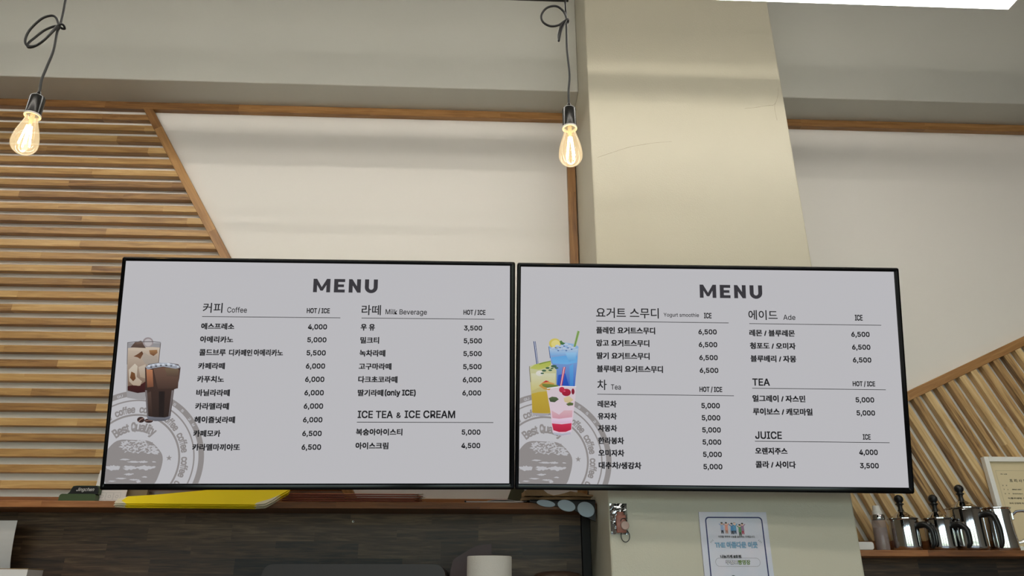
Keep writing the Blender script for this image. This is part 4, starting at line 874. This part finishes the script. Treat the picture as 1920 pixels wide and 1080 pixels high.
bm = BM(); prism(bm, [(-0.035, 0.012), (-0.012, 0.0), (0.030, 0.0), (0.038, 0.05), (0.010, 0.062), (-0.018, 0.058)], -0.010, 0.012)
ob('pouch', bm, pbr('olive_paper', (58, 56, 32), 0.7, var=.1), op)
hl = thing('lid_holder', (0.290, 2.66, LS+.0035), 'dark wedge-shaped holder with three pale round inserts hanging off the shelf end', 'holder')
bm = BM(); prism(bm, [(-0.112, 0.006), (0.117, 0.006), (0.117, -0.066), (0.105, -0.062), (0.030, -0.022), (-0.060, -0.012), (-0.112, -0.002)], -0.018, -0.002)
box(bm, -0.112, 0.117, -0.018, 0.10, 0.0005, 0.006, .001)
ob('holder_body', bm, pbr('charcoal_plastic', (34, 33, 36), 0.5), hl)
m_disc = pbr('pale_blue_card', (172, 190, 204), 0.45)
for cx, cz, rx, rz, a in ((-0.056, -0.0075, 0.031, 0.0105, -8), (0.016, -0.0145, 0.030, 0.0175, -14), (0.084, -0.0270, 0.029, 0.0235, -20)):
    bm = BM(); A_ = radians(a)
    pts = [(cx+u*cos(A_)-v*sin(A_), cz+u*sin(A_)+v*cos(A_)) for u, v in ell(0, 0, rx, rz)]
    prism(bm, pts, -0.0205, -0.0175)
    pts2 = [(cx+(u-cx)*1.05, cz+(v-cz)*1.07) for u, v in pts]
    prism(bm, pts2, -0.0190, -0.0170)
    tag(ob('round_insert', bm, m_disc, hl), label='pale blue-grey round insert')
kb = [('lowest folded kraft paper bag lying on the lid holder', 0.0065, 0, .0), ('crumpled kraft paper bag on top of the folded one, tucked under the right screen', 0.020, 3, .008)]
for k, (lb, z, ang, jx) in enumerate(kb):
    t = thing('paper_bag', (0.281+jx, 2.72, LS+z+.004), lb, 'paper bag', None, (0, 0, radians(ang)))
    bm = BM(); r_ = random.Random(30+k); nx, ny = 12, 5; top = []; bot = []
    for i in range(nx+1):
        for j in range(ny+1):
            x = -0.130+0.245*i/nx; yv = -0.05+0.11*j/ny; zz = r_.uniform(0, .006)+(0.010 if k and i < 4 else 0)+0.006*k*sin(i*.9)
            top.append(bm.verts.new((x, yv+r_.uniform(-.003, .003), 0.008+zz))); bot.append(bm.verts.new((x, yv, 0.0005)))
    ix = lambda i, j: i*(ny+1)+j
    for i in range(nx):
        for j in range(ny):
            bm.faces.new((top[ix(i, j)], top[ix(i+1, j)], top[ix(i+1, j+1)], top[ix(i, j+1)])); bm.faces.new((bot[ix(i, j)], bot[ix(i, j+1)], bot[ix(i+1, j+1)], bot[ix(i+1, j)]))
    for i in range(nx):
        for j in (0, ny): bm.faces.new((top[ix(i, j)], top[ix(i+1, j)], bot[ix(i+1, j)], bot[ix(i, j)]))
    for j in range(ny):
        for i in (0, nx): bm.faces.new((top[ix(i, j)], top[ix(i, j+1)], bot[ix(i, j+1)], bot[ix(i, j)]))
    ob('bag', bm, m_kraft, t)
# little steel screw eye in the backsplash
for x, z, lb in ((-0.463, 1.775, 'tiny steel hook screwed into the backsplash below the red cartons'), (1.94, 1.575, 'tiny steel hook screwed into the backsplash below the right shelf')):
    bm = BM(); tube(bm, [(x+.0032*cos(a*pi/8), 2.8475, z+.0032*sin(a*pi/8)) for a in range(17)], .0009, 6, caps=False)
    tag(ob('screw_hook', bm, m_steel2), lb, 'hook')

# ------------------------------------------------------------------ things at the bottom edge
ct = thing('back_counter', (-0.6, 2.55, 0), 'long dark counter standing below the backsplash', 'counter')
bm = BM(); box(bm, -1.9, 1.0, -0.28, 0.29, 0, 0.86, .003); ob('cabinet', bm, m_panel, ct)
bm = BM(); box(bm, -1.92, 1.0, -0.31, 0.295, 0.86, 0.90, .004); ob('worktop', bm, pbr('dark_worktop', (60, 58, 56), .4), ct)
cm = thing('coffee_machine', (-0.372, 2.56, 0.90), 'dark coffee machine whose rounded black top edge shows at the bottom', 'coffee machine')
bm = BM(); prism(bm, rrect(-0.286, 0.272, 0.01, 0.716, 0.035, 8), -0.14, 0.16)
ob('body', bm, pbr('machine_black', (30, 20, 16), 0.5), cm)
bm = BM(); box(bm, -0.20, 0.20, -0.155, -0.139, 0.60, 0.66, .003); ob('control_panel', bm, m_black, cm)
for k in range(3):
    bm = BM(); lathe(bm, [(0, .008), (.008, .008), (.009, 0)], 16); o = ob('button', bm, m_steel2, cm, True); o.location = (-.10+.1*k, -.155, .63); o.rotation_euler = (radians(90), 0, 0)
bl = thing('water_boiler', (0.13, 2.52, 0.90), 'steel water boiler on the counter beside the coffee machine', 'boiler')
bm = BM(); box(bm, -0.22, 0.26, -0.17, 0.20, 0, 0.50, .01); ob('body', bm, m_steel2, bl)
bm = BM(); tube(bm, smooth_pts([(0, -.17, .2), (0, -.21, .2), (0, -.215, .15)]), .012, 10); ob('tap', bm, m_steel, bl, True)
ro = thing('paper_roll', (0.036, 2.45, 1.40), 'white paper towel roll standing at the bottom centre', 'paper roll')
bm = BM(); lathe(bm, [(.020, .0), (.0685, .0), (.070, .002), (.070, .238), (.0685, .240), (.020, .240), (.020, .0)], 56)
ob('roll', bm, pbr('towel_paper', (188, 184, 176), .85, bump=.3, bscale=300), ro, True)
bm = BM(); lathe(bm, [(.0195, .001), (.0195, .239), (.0175, .239), (.0175, .001), (.0195, .001)], 32); ob('core', bm, m_kraft, ro, True)
mb = thing('carton_box', (-0.03, 2.62, 1.40), 'dark maroon carton standing behind the white paper roll', 'box')
bm = BM(); prism(bm, [(-.062, 0), (.075, 0), (.075, .285), (.030, .280), (.006, .270), (-.052, .236), (-.062, .20)], -0.02, 0.05)
ob('carton', bm, pbr('maroon_card', (58, 34, 33), .5), mb)
br = thing('storage_jar', (0.268, 2.62, 1.40), 'brown jar with a domed lid at the bottom edge beside the paper roll', 'jar')
bm = BM(); lathe(bm, [(0, 0), (.07, 0), (.075, .01), (.075, .17), (.07, .178), (0, .178)], 40); ob('jar', bm, pbr('brown_ceramic', (66, 46, 34), .3), br, True)
bm = BM(); lathe(bm, [(.082, .1785), (.084, .183), (.075, .192), (.045, .199), (0, .202)], 40); ob('lid', bm, pbr('brown_lid', (58, 42, 32), .35), br, True)
sb = thing('side_cabinet', (-1.62, 2.60, 0.90), 'dark upright cabinet on the left end of the counter', 'cabinet')
bm = BM(); box(bm, -0.28, 0.26, -0.2, 0.2, 0, 0.55, .003); ob('cabinet', bm, m_dark, sb)
bx = thing('carton_box', (-1.505, 2.56, 1.45), 'white carton box with its corner at the bottom left edge of the photo', 'box', None, (0, 0, radians(12)))
bm = BM(); box(bm, -0.10, 0.085, -0.06, 0.09, 0, 0.152, .001)
ob('carton', bm, m_paperw, bx)
bm = BM(); box(bm, -0.1005, 0.0855, -0.0605, 0.0905, 0.1522, 0.1545, .0005); tag(ob('lid_flap', bm, m_kraft, bx), label='brown top flap')
pc = thing('paper_sheet', (-1.62, 2.74, 1.45), 'curled white paper sheet at the left edge below the shelf', 'paper')
bm = BM(); g = []
for i in range(9):
    s = i/8; z = 0.15+0.165*s; xr = 0.018-0.014*(1-s)**2*1.0 if s > .3 else 0.018-.014*.49-.02*(.3-s)
    yy = 0.05*(1-s)**2
    g.append([bm.verts.new((-.14, yy, z)), bm.verts.new((xr, yy-.01, z)), bm.verts.new((xr, yy-.0088, z)), bm.verts.new((-.14, yy+.0012, z))])
g.insert(0, [bm.verts.new((v.co.x, v.co.y, 0.002)) for v in g[0]])
for a, b in zip(g, g[1:]):
    for k in range(4): bm.faces.new((a[k], a[(k+1) % 4], b[(k+1) % 4], b[k]))
bm.faces.new(g[0]); bm.faces.new(g[-1])
ob('sheet', bm, m_paperw, pc)

# ------------------------------------------------------------------ on the column: plaque and key pouch
pq = thing('plaque', (0.8155, CY, 1.48), 'glossy white community plaque with navy border on the column', 'plaque')
def sparkle():
    M = NT('laminated_print'); M.set(Base_Color=lin((205, 205, 214)), Roughness=0.3)
    tcn = M.n('TexCoord'); nz = M.n('TexNoise'); nz.inputs['Scale'].default_value = 420; M.l(tcn.outputs['Object'], nz.inputs['Vector'])
    bp = M.n('Bump'); bp.inputs['Strength'].default_value = .5; bp.inputs['Distance'].default_value = .001; M.l(nz.outputs[0], bp.inputs['Height']); M.l(bp.outputs[0], M.b.inputs['Normal'])
    n2 = M.n('TexNoise'); n2.inputs['Scale'].default_value = 14; M.l(tcn.outputs['Object'], n2.inputs['Vector'])
    mx = M.n('Mix', data_type='RGBA'); mx.inputs[6].default_value = lin((190, 200, 215)); mx.inputs[7].default_value = lin((218, 208, 216)); M.l(n2.outputs[0], mx.inputs[0]); M.l(mx.outputs[2], M.b.inputs['Base Color'])
    return M.m
ob('sheet', box(BM(), -.1105, .1095, -0.006, -0.001, -0.02, 0.294, .0008), sparkle(), pq)
bm = BM(); ring2(bm, rrect(-.0925, .0935, .0, .279, .012), rrect(-.0885, .0895, .004, .275, .009), -0.0066)
tag(ob('border', bm, m_navy, pq), label='navy rounded border line')
yq = -0.0068
bm = BM(); put_text(bm, '이웃을 위하여 나눔을 실천하는 가게입니다.', .004, .2185, .118, .0068, yq, .02)
put_text(bm, '나눔가게 8호점', -.022, .1595, .066, .010, yq, .05)
put_text(bm, '아동양육시설 보령육아원', .036, .094, .076, .010, yq, .03)
ring2(bm, rrect(-.072, .070, .130, .155, .012), rrect(-.0714, .0694, .1306, .1544, .0115), yq)
for s in (-1, 1):
    for k in range(3):
        x0 = s*(.072+.0035*k); z0 = .206-.003*k; poly(bm, [(x0, z0), (x0+s*.003, z0+.004), (x0+s*.0038, z0+.0034), (x0+s*.0008, z0-.0006)], yq)
ob('plaque_lettering', bm, m_ink, pq)
bm = BM(); put_text(bm, 'THE 아름다운 이웃', 0.0, .194, .137, .0195, yq-.0002, .055)
tag(ob('title_lettering', bm, pbr('blue_ink', (52, 96, 140), .4), pq), label='blue outlined title')
bm = BM(); put_text(bm, 'THE 아름다운 이웃', 0.0, .194, .1345, .0180, yq-.0005, .008)
tag(ob('title_highlight', bm, pbr('pale_blue_ink', (150, 190, 214), .4), pq), label='pale blue title fill')
bm = BM(); put_text(bm, '무창포', -.020, .1425, .040, .0145, yq, .075); 
ob('name_outline', bm, m_navy, pq)
bm = BM(); put_text(bm, '무창포', -.020, .1425, .037, .0125, yq-.0004, .02); ob('name_lettering', bm, m_white, pq)
bm = BM(); put_text(bm, '빵명장', .019, .1425, .039, .0145, yq-.0002, .03)
tag(ob('award_lettering', bm, pbr('leaf_green_ink', (104, 128, 60), .5), pq), label='green lettering')
bm = BM(); fs = []
for x, z, cb_, cp in ((-.040, .238, (150, 165, 200), (40, 40, 60)), (-.026, .238, (226, 150, 130), (180, 130, 110)), (-.008, .236, (70, 130, 180), (40, 44, 60)), (.001, .237, (86, 150, 190), (60, 80, 110)), (.017, .232, (90, 140, 96), (60, 80, 60)), (.026, .236, (150, 110, 140), (170, 60, 80))):
    for pts, c in (([(x-.005, z), (x+.005, z), (x+.004, z+.016), (x-.004, z+.016)], cb_), ([(x-.004, z-.010), (x-.001, z-.010), (x, z-.004), (x+.001, z-.010), (x+.004, z-.010), (x+.004, z), (x-.004, z)], cp),
                   (ell(x, z+.020, .0036, .0042, 12), (225, 185, 160)), (ell(x, z+.0225, .0038, .0024, 10), (50, 40, 40)), ([(x+.004, z+.014), (x+.010, z+.020), (x+.009, z+.022), (x+.003, z+.017)], cb_), ([(x-.004, z+.014), (x-.010, z+.019), (x-.009, z+.021), (x-.003, z+.017)], cb_)):
        f = poly(bm, pts, yq-.0001*(len(fs) % 7)); paint(bm, f, c); fs += f
tag(ob('people_drawing', bm, m_print, pq), label='row of six small cheering people drawn in colour')
bm = BM(); f = ring2(bm, ell(-.020, .096, .0085, .0085, 24), ell(-.020, .096, .0055, .0055, 24), yq); paint(bm, f, (60, 70, 66)); f = poly(bm, ell(-.0215, .094, .0045, .003, 12), yq-.0003); paint(bm, f, (110, 160, 90))
tag(ob('round_logo', bm, m_print, pq), label='small round green and grey logo')

kc = thing('key_pouch', (0.446, CY, 1.70), 'crinkled clear pouch with a reddish trinket and key ring hanging on the column', 'key pouch')
m_foil = pbr('crinkled_foil', (196, 200, 204), 0.12, metal=1.0, bump=1.0, bscale=60)
bm = BM(); r_ = random.Random(3); nx, nz_ = 8, 12; G_ = []
for i in range(nx+1):
    G_.append([bm.verts.new((-.027+.055*i/nx, -.004-(.012*sin(pi*i/nx)*sin(pi*min(1, (j+1)/(nz_+1)))+r_.uniform(-.003, .003)) if 0 < i < nx and 0 < j < nz_ else -.002, .005+.094*j/nz_)) for j in range(nz_+1)])
B_ = [[bm.verts.new((v.co.x, -.001, v.co.z)) for v in rr] for rr in G_]
for i in range(nx):
    for j in range(nz_):
        bm.faces.new((G_[i][j], G_[i+1][j], G_[i+1][j+1], G_[i][j+1])); bm.faces.new((B_[i][j], B_[i][j+1], B_[i+1][j+1], B_[i+1][j]))
for i in range(nx):
    for j in (0, nz_): bm.faces.new((G_[i][j], G_[i+1][j], B_[i+1][j], B_[i][j]))
for j in range(nz_):
    for i in (0, nx): bm.faces.new((G_[i][j], G_[i][j+1], B_[i][j+1], B_[i][j]))
ob('pouch', bm, m_foil, kc)
bm = BM(); box(bm, -.012, .020, -.022, -.014, .008, .064, .005); box(bm, -.008, .014, -.022, -.013, .060, .072, .003)
tag(ob('trinket', bm, pbr('trinket_red', (150, 92, 74), .35, var=.35, vscale=60), kc, True), label='reddish brown trinket')
bm = BM(); lathe(bm, [(0, 0), (.012, .001), (.014, .005), (.012, .010), (0, .011)], 24)
o = ob('trinket_face', bm, pbr('trinket_pink', (186, 158, 146), .5), kc, True); o.location = (.014, -.022, .030); o.rotation_euler = (radians(90), 0, 0)
bm = BM(); tube(bm, [(.017+.0135*cos(2*pi*i/32), -.010, -.001+.0175*sin(2*pi*i/32)) for i in range(33)], .0014, 8, caps=False)
tube(bm, [(.012+.010*cos(2*pi*i/24), -.024, .042+.010*sin(2*pi*i/24)) for i in range(13)], .0012, 8)
tag(ob('key_ring', bm, m_black, kc, True), label='thin black ring')

# ------------------------------------------------------------------ things on the right shelf
PYR = 2.75
def frother(x, yj, R, hgt, label, ang=-48):
    t = thing('milk_frother', (x, yj, RS), label, 'milk frother', 'steel milk frothers')
    bm = BM(); lathe(bm, [(0, 0.001), (R*.86, 0.001), (R*.93, .003), (R*.985, .008), (R, .016), (R, hgt-.008), (R*.99, hgt-.004), (R*1.03, hgt-.001), (R*1.07, hgt), (R*1.07, hgt+.0015), (R*.98, hgt+.0015), (R*.96, hgt-.01), (R*.96, .01), (0, .01)], 56)
    ob('jug', bm, m_steel, t, True)
    bm = BM(); lathe(bm, [(R*1.06, hgt+.0018), (R*1.06, hgt+.003), (R*.80, hgt+.006), (R*.42, hgt+.022), (R*.26, hgt+.028), (0, hgt+.029)], 48)
    ob('lid', bm, m_steel, t, True)
    k0 = hgt+.023
    bm = BM(); lathe(bm, [(0, k0), (.0125, k0), (.0125, k0+.003), (.0088, k0+.012), (.0075, k0+.020), (.0095, k0+.027), (.0145, k0+.030), (.0145, k0+.032), (.010, k0+.034), (.0100, k0+.036)]+[(.0160*sin(a*pi/14), k0+.049-.0155*cos(a*pi/14)) for a in range(3, 15)], 36)
    tag(ob('plunger_knob', bm, m_black, t, True), label='black ball knob')
    a = radians(ang); dx, dy = cos(a), sin(a); P_ = []; W_ = []
    for r, z, w_ in ((R-.004, hgt-.024, .015), (R+.010, hgt-.022, .0155), (R+.022, hgt-.022, .0155), (R+.034, hgt-.030, .0140), (R+.042, hgt*.60, .0125), (R+.044, hgt*.40, .0115), (R+.042, hgt*.20, .0110), (R+.037, .014, .0100), (R+.034, .006, .0060)):
        P_.append((r*dx, r*dy, z)); W_.append(w_)
    ps = smooth_pts(P_, 5); ws = [W_[min(i//5, len(W_)-1)]+(W_[min(i//5+1, len(W_)-1)]-W_[min(i//5, len(W_)-1)])*((i % 5)/5) for i in range(len(ps))]
    bm = BM(); tube(bm, ps, ws, 14, flat=0.72, up=(-dy, dx, 0))
    tag(ob('handle', bm, m_black, t, True), label='curved black handle')
    bm = BM(); lathe(bm, [(0, .003), (.004, .0025), (.005, 0)], 16); o = ob('handle_screw', bm, m_steel, t, True); o.location = ((R+.030)*dx-dy*.0, (R+.030)*dy-.010, hgt-.018); o.rotation_euler = (radians(90), 0, 0)
    return t
frother(1.552, 2.735, 0.0487, 0.109, 'small steel milk frother jug beside the spray bottle', -46)
frother(1.668, 2.712, 0.0482, 0.108, 'small steel milk frother jug, second from the spray bottle')
frother(1.779, 2.718, 0.0580, 0.145, 'largest steel milk frother jug, in front of the steel pitcher', -50)
pt = thing('milk_pitcher', (1.921, 2.758, RS), 'lidless steel pitcher with a wire-loop handle in front of the white frame', 'pitcher')
R = .0555
bm = BM(); lathe(bm, [(0, .001), (R*.93, .001), (R*.99, .005), (R, .012), (R*.985, .05), (R*.94, .10), (R*.95, .146), (R*1.02, .150), (R*1.02, .152), (R*.92, .152), (R*.90, .10), (R*.95, .01), (0, .008)], 56)
ob('jug', bm, m_steel, pt, True)
bm = BM(); a = radians(-25); tube(bm, smooth_pts([(r*cos(a), r*sin(a), z) for r, z in ((.052, .125), (.060, .130), (.072, .138), (.098, .138), (.106, .132), (.112, .095), (.115, .075), (.112, .066), (.072, .036), (.055, .030))], 5), .0042, 10, flat=1.4)
tag(ob('handle', bm, m_steel, pt, True), label='angular steel loop handle')
bm = BM(); box(bm, .048, .0565, -.012, .012, .108, .134, .002); o = ob('handle_clip', bm, m_steel2, pt); o.rotation_euler = (0, 0, a)

sb_ = thing('spray_bottle', (1.466, 2.745, RS), 'clear plastic bottle with white cap and silver collar on the right shelf', 'bottle')
m_clear = clear_mat('frosted_clear_plastic', (.93, .90, .90, 1), .42, (186, 172, 168))
bm = BM(); lathe(bm, [(0, .001), (.021, .001), (.0238, .004), (.0242, .02), (.0242, .100), (.0225, .106), (.015, .110), (0, .110)], 40); ob('body', bm, m_clear, sb_, True)
m_liq = clear_mat('pinkish_liquid', (.86, .78, .78, 1), .5, (150, 128, 128))
bm = BM(); lathe(bm, [(0, .003), (.021, .003), (.0228, .006), (.0228, .080), (0, .0805)], 36); tag(ob('liquid', bm, m_liq, sb_, True), label='cloudy pinkish liquid')
bm = BM(); lathe(bm, [(.0235, .108), (.0242, .110), (.0242, .123), (.022, .126), (.014, .128), (.014, .108)], 40); tag(ob('collar', bm, m_steel, sb_, True), label='silver collar')
bm = BM(); lathe(bm, [(.0165, .1265), (.0168, .138), (.0140, .1395), (.0130, .1420), (.0125, .156), (.011, .158), (0, .158)], 36); tag(ob('cap', bm, m_white, sb_, True), label='white cap')
bm = BM()
cyl = lambda u, v: (0.0246*sin(u/0.0246), -0.0246*cos(u/0.0246), v)
for x0, x1, z0, z1 in ((.0075, .0079, .035, .092), (.0075, .017, .0916, .092), (.0075, .017, .035, .0354)):
    bm.faces.new([bm.verts.new(cyl(u, v)) for u, v in ((x0, z0), (x1, z0), (x1, z1), (x0, z1))])
for k in range(9):
    z = .042+.006*k; L_ = .004 if k % 4 == 0 else .0022
    bm.faces.new([bm.verts.new(cyl(u, v)) for u, v in ((.0125, z), (.0125+L_, z), (.0125+L_, z+.0007), (.0125, z+.0007))])
for k, s in enumerate(('50', '100', '150')): put_text(bm, s, .0135, .045+.018*k, .005, .0035, 0, .01, cyl)
tag(ob('volume_scale', bm, m_ink, sb_), label='dark printed volume scale')
wd = thing('white_dish', (1.365, PYR, RS), 'flat white plastic box lid lying beside the column', 'lid')
bm = BM(); prism(bm, rrect(-.05, .052, .004, .030, .008), -.035, .04); ob('lid', bm, m_white, wd)
bm = BM(); prism(bm, rrect(-.048, .048, 0, .0042, .001), -.033, .038); ob('base', bm, pbr('grey_plastic', (150, 148, 144), .5), wd)

fr = thing('picture_frame', (2.110, 2.809, RS+0.001), 'white-framed cook licence certificate leaning on the right wall', 'picture frame', None, (radians(-3.2), 0, 0))
FW, FH = 0.137, 0.352
bm = BM()
for x0, x1, z0, z1 in ((-FW, -FW+.0185, 0, FH), (FW-.0185, FW, 0, FH), (-FW+.0185, FW-.0185, 0, .0185), (-FW+.0185, FW-.0185, FH-.0185, FH)):
    box(bm, x0, x1, -.012, .010, z0, z1, .0012)
ob('frame', bm, m_frame, fr)
ob('certificate', box(BM(), -FW+.017, FW-.017, 0.0, .004, .017, FH-.017), pbr('cream_certificate', (226, 210, 172), .3, bump=.3, bscale=50), fr)
bm = BM()
ring2(bm, rrect(-.098, .098, .03, .300, .001), rrect(-.0976, .0976, .0304, .2996, .001), -.0006)
for s, u, v, wd_, ht in (('제 2호', -.068, .2865, .028, .0048), ('조 리 사 면 허 증', 0.0, .2615, .105, .0125), ('성', -.0845, .243, .004, .0045), ('명', -.070, .243, .004, .0045), ('생년월일', .030, .243, .026, .0045),
                         ('주', -.0840, .228, .004, .0045), ('소', -.069, .228, .004, .0045), ('충청남도 보령시', -.034, .228, .036, .0046), ('면', -.0840, .212, .004, .0045), ('허', -.069, .212, .004, .0045), ('한식조리기능사', -.035, .212, .040, .0046),
                         ('식품위생법 제53조 및 같은 법', -.004, .195, .150, .0066), ('조리 규정에 의하여 면허증을 드립니다', -.004, .176, .150, .0062)):
    put_text(bm, s, u, v, wd_, ht, -.0006, .012)
tag(ob('certificate_lettering', bm, m_ink, fr), label='small dark certificate lettering')
